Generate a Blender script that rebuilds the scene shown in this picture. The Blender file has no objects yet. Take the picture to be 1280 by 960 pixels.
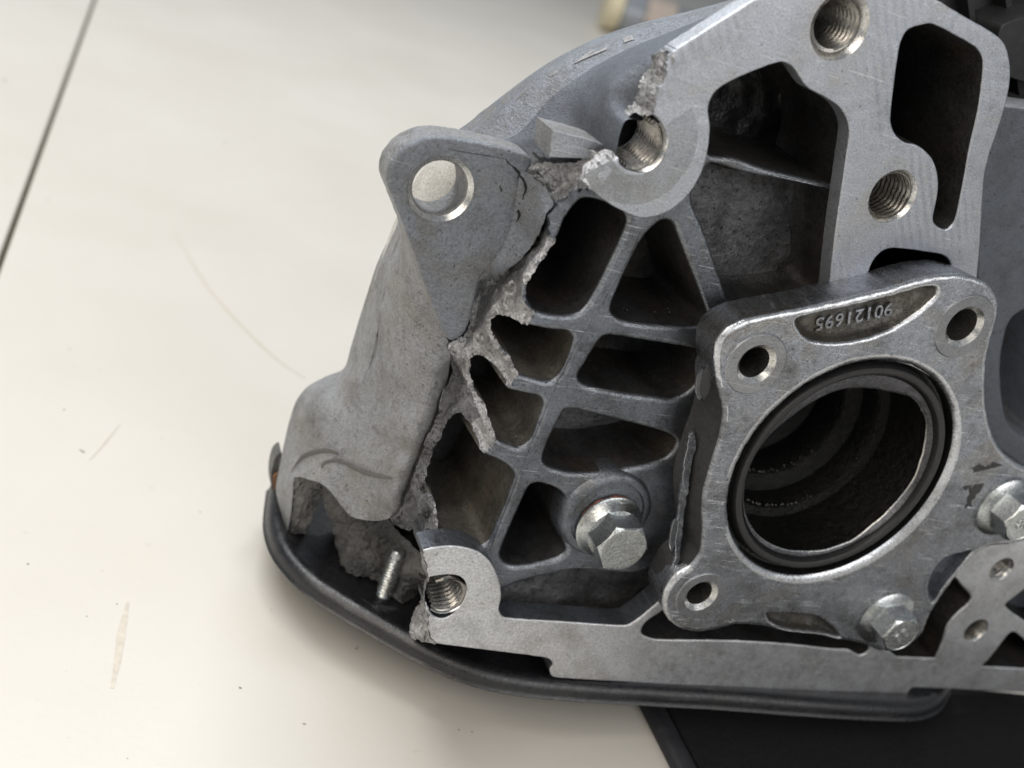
import bpy, bmesh, math, random
import numpy as np
from mathutils import Matrix, Vector, noise
from mathutils.geometry import delaunay_2d_cdt

random.seed(4)
sc = bpy.context.scene
COL = sc.collection

# ------------------------------------------------------------------ camera, world, lamps, exposure
FPX = 640 / math.tan(math.radians(25))            # focal length in photo pixels
CAM_H = 0.2098                                     # camera height above the tabletop (m)
UP = np.array([.30, .845, .44]); UP /= np.linalg.norm(UP)          # table normal seen from the camera
XW = np.array([1., 0, 0]) - UP * UP[0]; XW /= np.linalg.norm(XW)
YW = np.cross(UP, XW)
RCW = np.array([XW, YW, UP])                      # camera axes -> world axes
def cam2world(p_mm): return RCW @ (np.asarray(p_mm) * .001) + np.array([0, 0, CAM_H])

cd = bpy.data.cameras.new('camera'); cam = bpy.data.objects.new('camera', cd); COL.objects.link(cam)
mw = Matrix.Identity(4)
for i in range(3):
    for j in range(3): mw[i][j] = RCW[i][j]
mw[2][3] = CAM_H
cam.matrix_world = mw
cd.sensor_width = 36; cd.lens = 18 / math.tan(math.radians(25))
cd.clip_start = .005; cd.clip_end = 50
cd.dof.use_dof = True; cd.dof.focus_distance = .255; cd.dof.aperture_fstop = 13
sc.camera = cam

world = bpy.data.worlds.new('World'); sc.world = world; world.use_nodes = True
bg = world.node_tree.nodes['Background']
bg.inputs[0].default_value = (.84, .92, 1, 1); bg.inputs[1].default_value = .22

def area(name, loc, target, size, size_y, power, color):
    d = bpy.data.lights.new(name, 'AREA'); d.shape = 'RECTANGLE'; d.size = size; d.size_y = size_y
    d.energy = power; d.color = color
    o = bpy.data.objects.new(name, d); COL.objects.link(o); o.location = loc
    o.rotation_euler = (Vector(target) - Vector(loc)).to_track_quat('-Z', 'Y').to_euler()
area('ceiling_tube', (-.45, .42, 1.25), (0.02, .22, .05), 1.3, .16, 8.5, (1, .985, .955))
area('ceiling_tube', (-.35, .85, 1.25), (0.02, .22, .05), 1.3, .16, 13.5, (.96, .98, 1))
area('added_side_fill', (.60, -.50, .55), (0.06, .2, .06), .7, .5, 3.2, (1, .97, .93))  # added fill with no known source, brightens the machined faces and table shadow
area('added_front_fill', (-.75, -.55, .95), (0.0, .15, .05), 1.1, .9, 8.5, (1, .90, .78))  # added warm fill, unseen, lifts the shadow on the table before the pan

sc.view_settings.view_transform = 'Standard'; sc.view_settings.look = 'None'
sc.view_settings.exposure = 0.16; sc.view_settings.gamma = 1; sc.view_settings.use_curve_mapping = False
sc.render.engine = 'CYCLES'; sc.cycles.max_bounces = 8

# ------------------------------------------------------------------ frame of the casing (l along its foot, m up, n out of its face)
N = np.array([.31, -.48, .82]); N /= np.linalg.norm(N)
Lx = np.array([.896, -.141, -.421]); Lx -= N * (Lx @ N); Lx /= np.linalg.norm(Lx)
M = np.cross(N, Lx)
def ray(x, y): return np.array([(x - 640) / FPX, -(y - 480) / FPX, -1.])
A0 = ray(900, 450) * 257.
def _hit(x, y, pt, nn, off): r = ray(x, y); return r * ((pt @ nn + off) / (r @ nn))
ORG = _hit(780, 860, A0, N, 0)
LMN = np.array([Lx, M, N])
def L(x, y, w): return LMN @ (_hit(x, y, ORG, N, w) - ORG)           # photo point at depth w -> casing mm
def Lv(x, y, v): return LMN @ (_hit(x, y, ORG, M, v) - ORG)          # photo point on the foot plane
def PR(q):
    p = ORG + LMN.T @ np.asarray(q, float); return (640 + FPX * p[0] / -p[2], 480 - FPX * p[1] / -p[2])
def TB(x, y, z):                                                     # photo point on the table -> world m
    r = RCW @ ray(x, y); t = (z - CAM_H) / r[2]; return np.array([r[0] * t, r[1] * t, z])

# ------------------------------------------------------------------ materials
def new_mat(name):
    m = bpy.data.materials.new(name); m.use_nodes = True
    nt = m.node_tree; return m, nt, nt.nodes['Principled BSDF']
def n_noise(nt, co, scale, detail=6, rough=.6, dist=0):
    t = nt.nodes.new('ShaderNodeTexNoise'); t.inputs['Scale'].default_value = scale
    t.inputs['Detail'].default_value = detail; t.inputs['Roughness'].default_value = rough
    t.inputs['Distortion'].default_value = dist
    nt.links.new(co, t.inputs['Vector']); return t.outputs['Fac']
def n_ramp(nt, fac, stops):
    r = nt.nodes.new('ShaderNodeValToRGB'); e = r.color_ramp.elements
    while len(e) < len(stops): e.new(.5)
    for k, (p, c) in enumerate(stops):
        e[k].position = p; e[k].color = (c, c, c, 1) if isinstance(c, (int, float)) else (*c, 1)
    nt.links.new(fac, r.inputs[0]); return r.outputs[0]
def n_mix(nt, fac, a, b):
    x = nt.nodes.new('ShaderNodeMix'); x.data_type = 'RGBA'
    for s, v in ((x.inputs[0], fac), (x.inputs[6], a), (x.inputs[7], b)):
        if isinstance(v, bpy.types.NodeSocket): nt.links.new(v, s)
        elif isinstance(v, (int, float)): s.default_value = v
        else: s.default_value = (*v, 1)
    return x.outputs[2]
def n_math(nt, op, a, b):
    x = nt.nodes.new('ShaderNodeMath'); x.operation = op
    for s, v in ((x.inputs[0], a), (x.inputs[1], b)):
        if isinstance(v, bpy.types.NodeSocket): nt.links.new(v, s)
        else: s.default_value = v
    return x.outputs[0]
def metal(name, base, dirt, grime=.5, spots=.6, rough=(.35, .6), met=.75, bump=.15, grain=1800, stain=None, stain_amt=.5, milled=0, spec=.5, pits=.5, scr=0):
    m, nt, p = new_mat(name)
    co = nt.nodes.new('ShaderNodeTexCoord').outputs['Object']
    big = n_noise(nt, co, 95, 10, .72, .25)
    mid = n_noise(nt, co, 420, 8, .78)
    fine = n_noise(nt, co, grain, 4, .75)
    f1 = n_ramp(nt, big, [(.60 - grime * .3, 0), (.78 - grime * .15, 1)])
    c = n_mix(nt, n_math(nt, 'MULTIPLY', f1, .8), base, dirt)
    if stain is not None:
        sn = n_noise(nt, co, 55, 9, .7, .5)
        c = n_mix(nt, n_math(nt, 'MULTIPLY', n_ramp(nt, sn, [(.50, 0), (.66, 1)]), stain_amt), c, stain)
    sp = n_ramp(nt, mid, [(.54, 0), (.66, 1)])
    c = n_mix(nt, n_math(nt, 'MULTIPLY', sp, spots), c, dirt)
    pt = n_ramp(nt, n_noise(nt, co, 900, 2, .5), [(.67, 0), (.72, 1)])
    c = n_mix(nt, n_math(nt, 'MULTIPLY', pt, pits), c, tuple(x * .35 for x in dirt))
    lt = n_ramp(nt, fine, [(.32, .68), (.68, 1.26)])
    mul = nt.nodes.new('ShaderNodeMix'); mul.data_type = 'RGBA'; mul.blend_type = 'MULTIPLY'; mul.inputs[0].default_value = 1
    nt.links.new(c, mul.inputs[6]); nt.links.new(lt, mul.inputs[7]); c = mul.outputs[2]
    nt.links.new(c, p.inputs['Base Color'])
    p.inputs['Metallic'].default_value = met
    rr = nt.nodes.new('ShaderNodeMapRange'); rr.inputs[1].default_value = .35; rr.inputs[2].default_value = .65
    rr.inputs[3].default_value = rough[0]; rr.inputs[4].default_value = rough[1]
    nt.links.new(mid, rr.inputs[0]); nt.links.new(rr.outputs[0], p.inputs['Roughness'])
    h = n_math(nt, 'ADD', n_math(nt, 'MULTIPLY', fine, .8), n_math(nt, 'MULTIPLY', mid, .8))
    h = n_math(nt, 'SUBTRACT', h, n_math(nt, 'MULTIPLY', pt, .4))
    if scr:
        for ang, sc_, th in ((25, 70, .70), (-50, 60, .72), (80, 90, .72)):
            mp = nt.nodes.new('ShaderNodeMapping'); nt.links.new(co, mp.inputs[0]); mp.inputs['Rotation'].default_value = (0, 0, math.radians(ang)); mp.inputs['Scale'].default_value = (1, 28, 1)
            sl_ = n_ramp(nt, n_noise(nt, mp.outputs[0], sc_, 3, .6, .15), [(th - .05, 0), (th, 1)])
            c2 = n_mix(nt, n_math(nt, 'MULTIPLY', sl_, scr), p.inputs['Base Color'].links[0].from_socket, (.80, .81, .83)); nt.links.new(c2, p.inputs['Base Color'])
            h = n_math(nt, 'SUBTRACT', h, n_math(nt, 'MULTIPLY', sl_, .35))
    if milled:
        mp = nt.nodes.new('ShaderNodeMapping'); nt.links.new(co, mp.inputs[0]); mp.inputs['Rotation'].default_value = (0, 0, math.radians(-38))
        wv = nt.nodes.new('ShaderNodeTexWave'); wv.inputs['Scale'].default_value = 150; wv.inputs['Distortion'].default_value = 1.2
        wv.inputs['Detail'].default_value = 1; nt.links.new(mp.outputs[0], wv.inputs[0])
        patch = n_ramp(nt, n_noise(nt, co, 38, 2, .4), [(.48, 0), (.58, 1)])
        h = n_math(nt, 'ADD', h, n_math(nt, 'MULTIPLY', n_math(nt, 'MULTIPLY', wv.outputs['Fac'], patch), milled))
    b = nt.nodes.new('ShaderNodeBump'); b.inputs['Strength'].default_value = bump; b.inputs['Distance'].default_value = .0007
    nt.links.new(h, b.inputs['Height']); nt.links.new(b.outputs[0], p.inputs['Normal'])
    p.inputs['Specular IOR Level'].default_value = spec
    return m
def plain(name, col, rough=.5, met=0, bump=0, scale=900, var=.15, spec=.5):
    m, nt, p = new_mat(name)
    co = nt.nodes.new('ShaderNodeTexCoord').outputs['Object']
    f = n_noise(nt, co, scale, 5, .65)
    dk = tuple(c * (1 - var) for c in col); lt = tuple(min(1, c * (1 + var)) for c in col)
    nt.links.new(n_mix(nt, n_ramp(nt, f, [(.3, 0), (.7, 1)]), dk, lt), p.inputs['Base Color'])
    p.inputs['Roughness'].default_value = rough; p.inputs['Metallic'].default_value = met
    p.inputs['Specular IOR Level'].default_value = spec
    if bump:
        b = nt.nodes.new('ShaderNodeBump'); b.inputs['Strength'].default_value = bump; b.inputs['Distance'].default_value = .0008
        nt.links.new(f, b.inputs['Height']); nt.links.new(b.outputs[0], p.inputs['Normal'])
    return m

MACHINED = metal('machined_aluminium', (.50, .525, .58), (.33, .345, .375), .3, .35, (.34, .52), .9, .14, 2200, (.44, .40, .33), .4, milled=1.6, scr=0.5)
STRIP = metal('dull_aluminium', (.72, .735, .765), (.38, .385, .39), .45, .5, (.38, .56), .85, .18, 1500, (.35, .32, .27), .35, scr=0.4)
RIB = metal('oily_cast_aluminium', (.205, .225, .26), (.055, .055, .056), .5, .7, (.26, .46), .8, .3, 1500, (.17, .155, .13), .4, scr=0.25)
RIB_EDGE = metal('lit_rib_edge', (.27, .29, .325), (.07, .07, .07), .5, .7, (.22, .42), .85, .3, 1500, (.17, .155, .13), .4, scr=.3)  # paler rim colour stands in for the light pocket edges catch
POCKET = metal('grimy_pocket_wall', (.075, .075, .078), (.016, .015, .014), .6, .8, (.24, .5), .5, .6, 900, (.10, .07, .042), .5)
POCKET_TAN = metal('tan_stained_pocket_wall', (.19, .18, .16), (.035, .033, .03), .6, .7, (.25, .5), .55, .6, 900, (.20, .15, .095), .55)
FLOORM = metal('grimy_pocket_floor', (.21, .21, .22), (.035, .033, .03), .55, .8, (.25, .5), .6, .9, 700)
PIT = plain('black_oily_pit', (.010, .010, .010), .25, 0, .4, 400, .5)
CAST = metal('cast_aluminium', (.40, .42, .46), (.23, .235, .25), .4, .35, (.36, .55), .75, .32, 2200, (.26, .245, .21), .3, scr=0.3)
CASTM = metal('matt_cast_aluminium', (.25, .27, .305), (.15, .15, .15), .5, .6, (.42, .6), .6, .75, 1700, (.22, .20, .16), .45, scr=.2)
DUST = metal('pale_dusty_skin', (.62, .605, .57), (.42, .40, .36), .35, .4, (.5, .65), .2, .5, 1900)
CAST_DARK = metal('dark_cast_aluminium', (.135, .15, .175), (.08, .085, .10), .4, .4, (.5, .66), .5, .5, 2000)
WALL = metal('dusty_cast_aluminium', (.325, .33, .34), (.14, .135, .125), .4, .7, (.40, .58), .7, .95, 1700, (.25, .23, .19), .45)
FRACT = metal('fractured_aluminium', (.62, .62, .63), (.07, .068, .066), .5, .85, (.22, .42), .95, .8, 1300, (.20, .185, .16), .4)
FRACT_D = metal('oily_fracture', (.26, .26, .27), (.03, .03, .03), .5, .8, (.15, .35), .8, 1.0, 1200, (.10, .09, .08), .4)
FRACT_K = metal('dark_granular_fracture', (.18, .178, .172), (.03, .029, .028), .45, .7, (.32, .55), .65, 1.0, 1300)
FLANGE = metal('bright_cast_aluminium', (.40, .42, .465), (.13, .128, .122), .45, .7, (.17, .40), .95, .45, 1700, (.36, .32, .25), .55, scr=0.6)
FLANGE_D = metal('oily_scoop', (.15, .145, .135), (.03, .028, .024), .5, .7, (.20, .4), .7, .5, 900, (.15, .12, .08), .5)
PAD = metal('spot_faced_aluminium', (.34, .35, .375), (.22, .22, .22), .4, .4, (.30, .44), .85, .12, 2200, scr=0.4)
COLLAR = metal('spot_faced_collar', (.42, .44, .475), (.25, .255, .265), .45, .5, (.32, .48), .88, .15, 2200, (.33, .30, .25), .4, scr=.4)
CHAMFER = metal('bright_chamfer', (.72, .72, .71), (.42, .40, .36), .3, .3, (.2, .36), .95, .1, 1500)
THREAD = metal('thread_steel_grey', (.40, .385, .36), (.12, .11, .10), .4, .5, (.2, .4), .9, .1, 1500)
PAINT = metal('flaking_black_paint', (.035, .035, .037), (.016, .016, .016), .5, .4, (.40, .6), .0, .5, 1300)
ZINC = metal('zinc_plated_steel', (.58, .61, .62), (.30, .30, .28), .4, .4, (.15, .32), .95, .2, 1300, (.42, .39, .28), .35, scr=0.5)
RUBBER = plain('black_rubber', (.021, .021, .022), .38, 0, .15, 700, .3)
TIN = metal('torn_tin', (.17, .17, .185), (.05, .05, .05), .5, .6, (.22, .4), .8, .6, 900)
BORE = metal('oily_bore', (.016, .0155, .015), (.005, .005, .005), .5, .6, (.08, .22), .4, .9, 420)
PANBLACK = metal('black_coated_steel', (.008, .0085, .011), (.015, .015, .016), .3, .35, (.20, .44), 0, .2, 1500, (.03, .028, .025), .4, spec=.7, pits=.0, scr=.05)
SEALRED = plain('red_sealant', (.17, .055, .035), .6, 0, .3, 900, .4)
DARKPL = plain('dark_plastic', (.018, .018, .019), .45, 0, .1, 300, .3)
INK = metal('rubbed_letter_grey', (.25, .25, .255), (.17, .17, .17), .4, .4, (.5, .65), .5, .1, 1500)
WORN_LIT = metal('worn_lit_edge', (.70, .72, .76), (.36, .36, .36), .4, .4, (.2, .36), .95, .2, 1700)  # edge wear, with light caught by the flange bevels put into the colour
CRACK = plain('crack_black', (.008, .008, .008), .8)

# ------------------------------------------------------------------ helpers: px outlines -> real meshes in casing mm
def dense(pts, step=3., closed=True):
    """Catmull-Rom through px points (x, y, w[, sharp]); returns resampled (x, y, w) array."""
    P = [np.array(p[:3], float) for p in pts]; S = [len(p) > 3 and p[3] for p in pts]
    n = len(P); out = []
    for i in range(n if closed else n - 1):
        p1, p2 = P[i], P[(i + 1) % n]
        p0 = P[(i - 1) % n] if (closed or i > 0) else p1
        p3 = P[(i + 2) % n] if (closed or i + 2 < n) else p2
        if S[i]: p0 = p1
        if S[(i + 1) % n]: p3 = p2
        d = np.linalg.norm(p2[:2] - p1[:2]); k = max(1, int(round(d / step)))
        t1 = (p2 - p0) / 2; t2 = (p3 - p1) / 2
        l0 = np.linalg.norm((p1 - p0)[:2]); l3 = np.linalg.norm((p3 - p2)[:2])
        if l0 > 1e-6: t1 = t1 * min(1, 2 * d / (d + l0))
        if l3 > 1e-6: t2 = t2 * min(1, 2 * d / (d + l3))
        for j in range(k):
            t = j / k; t2_, t3_ = t * t, t * t * t
            out.append((2*t3_-3*t2_+1)*p1 + (t3_-2*t2_+t)*t1 + (-2*t3_+3*t2_)*p2 + (t3_-t2_)*t2)
    if not closed: out.append(P[-1])
    return np.array(out)
def flat(pts, w): return [(p[0], p[1], w) + tuple(p[2:]) for p in pts]
def circ(cx, cy, w, R, k=56, dw=0):
    c = L(cx, cy, w); return np.array([(*PR(c + R * np.array([math.cos(a), math.sin(a), 0])), w + dw) for a in np.linspace(0, 2*math.pi, k, False)])
def area2(p): x, y = p[:, 0], p[:, 1]; return .5 * np.sum(x * np.roll(y, -1) - np.roll(x, -1) * y)
def offs(p, d):
    """offset a loop in px; positive = away from its inside"""
    a = np.roll(p[:, :2], 1, 0); b = np.roll(p[:, :2], -1, 0)
    t = b - a; t /= np.maximum(np.linalg.norm(t, axis=1, keepdims=True), 1e-9)
    nrm = np.stack([t[:, 1], -t[:, 0]], 1) * (1 if area2(p) > 0 else -1)
    q = p.copy(); q[:, :2] += nrm * (d[:, None] if isinstance(d, np.ndarray) else d); return q
def inside(pts, poly):
    x, y = pts[:, 0], pts[:, 1]; r = np.zeros(len(pts), bool); j = len(poly) - 1
    for i in range(len(poly)):
        xi, yi, xj, yj = poly[i][0], poly[i][1], poly[j][0], poly[j][1]
        c = ((yi > y) != (yj > y)) & (x < (xj - xi) * (y - yi) / ((yj - yi) or 1e-12) + xi)
        r ^= c; j = i
    return r
class TPS:
    def __init__(s, pts):
        a = np.array([p[:3] for p in pts], float); s.c = a[:, :2] / 100; n = len(a)
        K = s._k(s.c); Pm = np.hstack([np.ones((n, 1)), s.c])
        A = np.zeros((n + 3, n + 3)); A[:n, :n] = K + np.eye(n) * 1e-4; A[:n, n:] = Pm; A[n:, :n] = Pm.T
        s.a = np.linalg.solve(A, np.concatenate([a[:, 2], np.zeros(3)]))
    def _k(s, q):
        r2 = ((q[:, None, :] - s.c[None]) ** 2).sum(2); return .5 * r2 * np.log(r2 + 1e-12)
    def __call__(s, q):
        q = np.asarray(q, float)[:, :2] / 100; n = len(s.c)
        return s._k(q) @ s.a[:n] + s.a[n] + q @ s.a[n + 1:]
def idw(ctrl, power=3.5):
    c = np.array([p[:3] for p in ctrl], float)
    def f(q):
        q = np.asarray(q, float); d = ((q[:, None, :2] - c[None, :, :2]) ** 2).sum(2) + 1e-3
        w = d ** (-power / 2); return (w * c[None, :, 2]).sum(1) / w.sum(1)
    return f
def fr(p, s): return noise.fractal(Vector(p) * s, .9, 2.1, 5)

def mesh_obj(name, verts_mm, faces, mats, fm=None, parent=None, smooth=38, wn=False):
    me = bpy.data.meshes.new(name)
    me.from_pydata([tuple(v) for v in np.asarray(verts_mm, float) * .001], [], faces)
    for m in mats: me.materials.append(m)
    if fm is not None: me.polygons.foreach_set('material_index', np.array(fm, dtype=np.int32))
    me.update()
    if smooth is not None:
        me.polygons.foreach_set('use_smooth', np.ones(len(me.polygons), bool))
        me.set_sharp_from_angle(angle=math.radians(smooth))
    o = bpy.data.objects.new(name, me); COL.objects.link(o)
    if parent: o.parent = parent
    if wn:
        w = o.modifiers.new('normals', 'WEIGHTED_NORMAL'); w.keep_sharp = True; w.weight = 100
    return o

def relief(name, outer, holes, parent, mats, w_back=-30, bevel=3., grid=0, wf=None, rough_mask=None, amp=.8, jag=2.,
           split=None, flare=0., smooth=38, edge_amp=0.0, step=3., capnoise=0, nb=3, wk=4, em=0, flare_fn=None):
    """A cap bounded by px outlines with depth, with bevelled rims, holes whose walls run back, and an outer wall.
    holes: dict(p=pts, depth=abs w of the floor or None, scale=.., floor=bool, wm=material index, fm=.., bev=..)"""
    out = dense(outer, step) if not isinstance(outer, np.ndarray) else outer
    hl = [(dense(h['p'], step) if not isinstance(h['p'], np.ndarray) else h['p']) for h in holes]
    mask = rough_mask
    def rough(p): return inside(p, mask) if mask is not None else np.zeros(len(p), bool)
    def jagged(p, seed):
        r = rough(p); q = p.copy()
        rs_ = np.random.RandomState(int(seed * 10))
        for i in np.where(r)[0]:
            q[i, :2] += rs_.uniform(-.9, .9, 2) * jag
            q[i, 0] += jag * noise.noise(Vector((p[i, 0] * .11, p[i, 1] * .11, seed))) * 1.6 + jag * .7 * noise.noise(Vector((p[i, 0] * .4, p[i, 1] * .4, seed + 7)))
            q[i, 1] += jag * noise.noise(Vector((p[i, 0] * .11, p[i, 1] * .11, seed + 3))) * 1.6 + jag * .7 * noise.noise(Vector((p[i, 0] * .4, p[i, 1] * .4, seed + 9)))
        return q
    out = jagged(out, 1.3); hl = [jagged(h, 5.1 + 3 * i) for i, h in enumerate(hl)]
    V = []; Fc = []; FM = []
    def add(p3): V.extend(p3); return list(range(len(V) - len(p3), len(V)))
    def bevs(p, b): return np.where(rough(p), .4, b)
    def disp(p):
        q = np.array([L(x, y, w) for x, y, w in p])
        r = rough(p)
        for i in range(len(q)):
            if r[i]:
                d = amp * fr(q[i], .22) + amp * .8 * fr(q[i] + 31, .8) + amp * .45 * fr(q[i] + 77, 2.0)
                q[i, 2] += d; q[i, 0] += amp * .35 * fr(q[i] + 11, .5); q[i, 1] += amp * .35 * fr(q[i] + 17, .5)
            elif edge_amp: q[i] += edge_amp * np.array([fr(q[i], .5), fr(q[i] + 9, .5), fr(q[i] + 21, .4)])
        return q
    def rings(p, sign, b):
        bb = bevs(p, b); res = []
        base = None
        for k in range(nb + 1):
            t = k / nb * math.pi / 2
            q = offs(p, sign * bb * (1 - math.sin(t)))
            q3 = disp(q); q3[:, 2] -= bb / 5.4 * (1 - math.cos(t)); res.append((q, q3))
        return res
    loops_px = []; loops_ix = []
    def strip(a, b, mi, flip):
        n = len(a)
        for i in range(n):
            j = (i + 1) % n
            f = (a[i], a[j], b[j], b[i]); Fc.append(f[::-1] if flip else f); FM.append(mi)
    # outer
    ro = rings(out, -1, bevel); flip = area2(out) > 0
    prev = add(ro[0][1]); loops_px.append(ro[0][0]); loops_ix.append(prev)
    for q, q3 in ro[1:]:
        cur = add(q3); strip(prev, cur, em, not flip); prev = cur
    if w_back is not None:
        q3 = ro[-1][1]; c = q3.mean(0); K = wk
        back = q3.copy(); back[:, :2] = c[:2] + (q3[:, :2] - c[:2]) * (1 + flare); back[:, 2] = q3[:, 2] - float(w_back[1:]) if isinstance(w_back, str) else np.minimum(w_back, q3[:, 2] - .2)
        if flare_fn is not None:
            fo_ = offs(out, flare_fn(out)); fx = np.array([L(x, y, w) for x, y, w in fo_]); back[:, :2] += fx[:, :2] - np.array([L(x, y, w) for x, y, w in out])[:, :2]
        for k in range(1, K + 1):
            cur = add(q3 + (back - q3) * k / K); strip(prev, cur, min(1, len(mats) - 1), not flip); prev = cur
    # holes
    for h, p in zip(holes, hl):
        b = h.get('bev', bevel); rh = rings(p, 1, b); fl = area2(p) > 0
        prev = add(rh[0][1]); loops_px.append(rh[0][0]); loops_ix.append(prev)
        for q, q3 in rh[1:]:
            cur = add(q3); strip(prev, cur, h.get('em', em), fl); prev = cur
        if h.get('depth') is not None:
            q3 = rh[-1][1]; c = q3.mean(0); K = h.get('k', 7); s = h.get('scale', .9); lastp = None
            fil = h.get('fillet', .25)
            for k in range(1, K + 1):
                t = k / K
                sc_ = 1 - (1 - s) * t - (fil * max(0, t - .7) ** 2 / .09 * .35)
                cur3 = q3.copy(); cur3[:, :2] = c[:2] + (q3[:, :2] - c[:2]) * sc_
                cur3[:, 2] = q3[:, 2] + (h['depth'] - q3[:, 2]) * (1 - (1 - t) ** 1.15)
                wn_ = h.get('wn', .25)
                for v in cur3: v[:] += wn_ * np.array([fr(v, .12), fr(v + 5, .12), 0])
                cur = add(cur3); strip(prev, cur, h.get('wm', 1), fl); prev = cur; lastp = cur3
            if h.get('floor', True):
                nl0 = len(lastp); lo2, hi2 = lastp[:, :2].min(0), lastp[:, :2].max(0)
                g2 = np.stack([a_.ravel() for a_ in np.meshgrid(np.arange(lo2[0], hi2[0], 1.6), np.arange(lo2[1], hi2[1], 1.6))], 1) + np.random.RandomState(2).uniform(-.4, .4, (np.arange(lo2[1], hi2[1], 1.6).size * np.arange(lo2[0], hi2[0], 1.6).size, 2))
                g2 = g2[inside(g2, [(v[0], v[1]) for v in lastp])]
                if len(g2): g2 = g2[((g2[:, None] - lastp[None, :, :2]) ** 2).sum(2).min(1) > .8]
                fw = lastp[:, 2].mean(); g3 = np.array([[x_, y_, fw + .9 * fr((x_, y_, 3), .13)] for x_, y_ in g2]).reshape(-1, 3)
                prev_all = list(prev) + (add(g3) if len(g3) else [])
                pts2 = [Vector((v[0], v[1])) for v in lastp] + [Vector((v[0], v[1])) for v in g3]
                vo, _, fo, ov, _, _ = delaunay_2d_cdt(pts2, [(i, (i + 1) % nl0) for i in range(nl0)], [], 0, 1e-6)
                cc = np.array([[np.mean([vo[i][0] for i in f]), np.mean([vo[i][1] for i in f])] for f in fo])
                ok = inside(cc, [(v[0], v[1]) for v in lastp])
                mp = [prev_all[o_[0]] if o_ else None for o_ in ov]
                for f, k_ in zip(fo, ok):
                    if k_ and all(mp[i] is not None for i in f): Fc.append(tuple(mp[i] for i in f)); FM.append(h.get('fm', h.get('wm', 1)))
    # cap
    allp = np.vstack(loops_px); idx = sum(loops_ix, [])
    edges = []; o_ = 0
    for p in loops_px:
        n = len(p); edges += [(o_ + i, o_ + (i + 1) % n) for i in range(n)]; o_ += n
    pts = [Vector((p[0], p[1])) for p in allp]; extra = []
    if grid:
        lo, hi = out[:, :2].min(0), out[:, :2].max(0)
        gx, gy = np.meshgrid(np.arange(lo[0], hi[0], grid), np.arange(lo[1], hi[1], grid))
        g = np.stack([gx.ravel(), gy.ravel()], 1); g += np.random.RandomState(3).uniform(-.3, .3, g.shape) * grid
        k = inside(g, loops_px[0])
        for p in loops_px[1:]: k &= ~inside(g, p)
        if mask is not None and wf is None: k &= inside(g, mask)
        g = g[k]
        if mask is not None and split is not None:
            rr = inside(g, mask); keep = rr | (np.random.RandomState(5).rand(len(g)) < .25); g = g[keep]
        d = np.full(len(g), 1e9)
        for i0 in range(0, len(allp), 200): d = np.minimum(d, ((g[:, None] - allp[None, i0:i0 + 200, :2]) ** 2).sum(2).min(1))
        g = g[d > (grid * .55) ** 2]
        wv = wf(g) if wf else np.full(len(g), out[0, 2])
        e3 = np.hstack([g, wv[:, None]]); extra = add(disp(e3)); pts += [Vector((p[0], p[1])) for p in g]
    vo, _, fo, ov, _, _ = delaunay_2d_cdt(pts, edges, [], 0, 1e-5)
    allix = idx + list(extra)
    newix = []
    for k, orig in enumerate(ov):
        if orig: newix.append(allix[orig[0]])
        else:
            w_ = float(idw(allp)(np.array([[vo[k][0], vo[k][1], 0]]))[0]); newix.append(add([L(vo[k][0], vo[k][1], w_)])[0])
    cc = np.array([[np.mean([vo[i][0] for i in f]), np.mean([vo[i][1] for i in f])] for f in fo])
    ok = inside(cc, loops_px[0])
    for p in loops_px[1:]: ok &= ~inside(cc, p)
    rm = inside(cc, mask) if mask is not None else np.zeros(len(cc), bool)
    cap_tag = []
    for f, k_, r_ in zip(fo, ok, rm):
        if k_:
            t = tuple(newix[i] for i in f); Fc.append(t[::-1]); FM.append(-1 if (r_ and split) else 0)
    FM = np.array(FM)
    V = np.array(V)
    if split and (FM == -1).any():
        sel = np.where(FM == -1)[0]; used = sorted({i for k in sel for i in Fc[k]}); rem = {a: b for b, a in enumerate(used)}
        mesh_obj(split[0], V[used], [tuple(rem[i] for i in Fc[k]) for k in sel], split[1], split[2](cc[ok & rm]) if len(split) > 2 else None, parent, 22)
        keep = np.where(FM != -1)[0]; Fc = [Fc[k] for k in keep]; FM = FM[keep]
    return mesh_obj(name, V, Fc, mats, FM, parent, smooth, wn=True)

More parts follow.
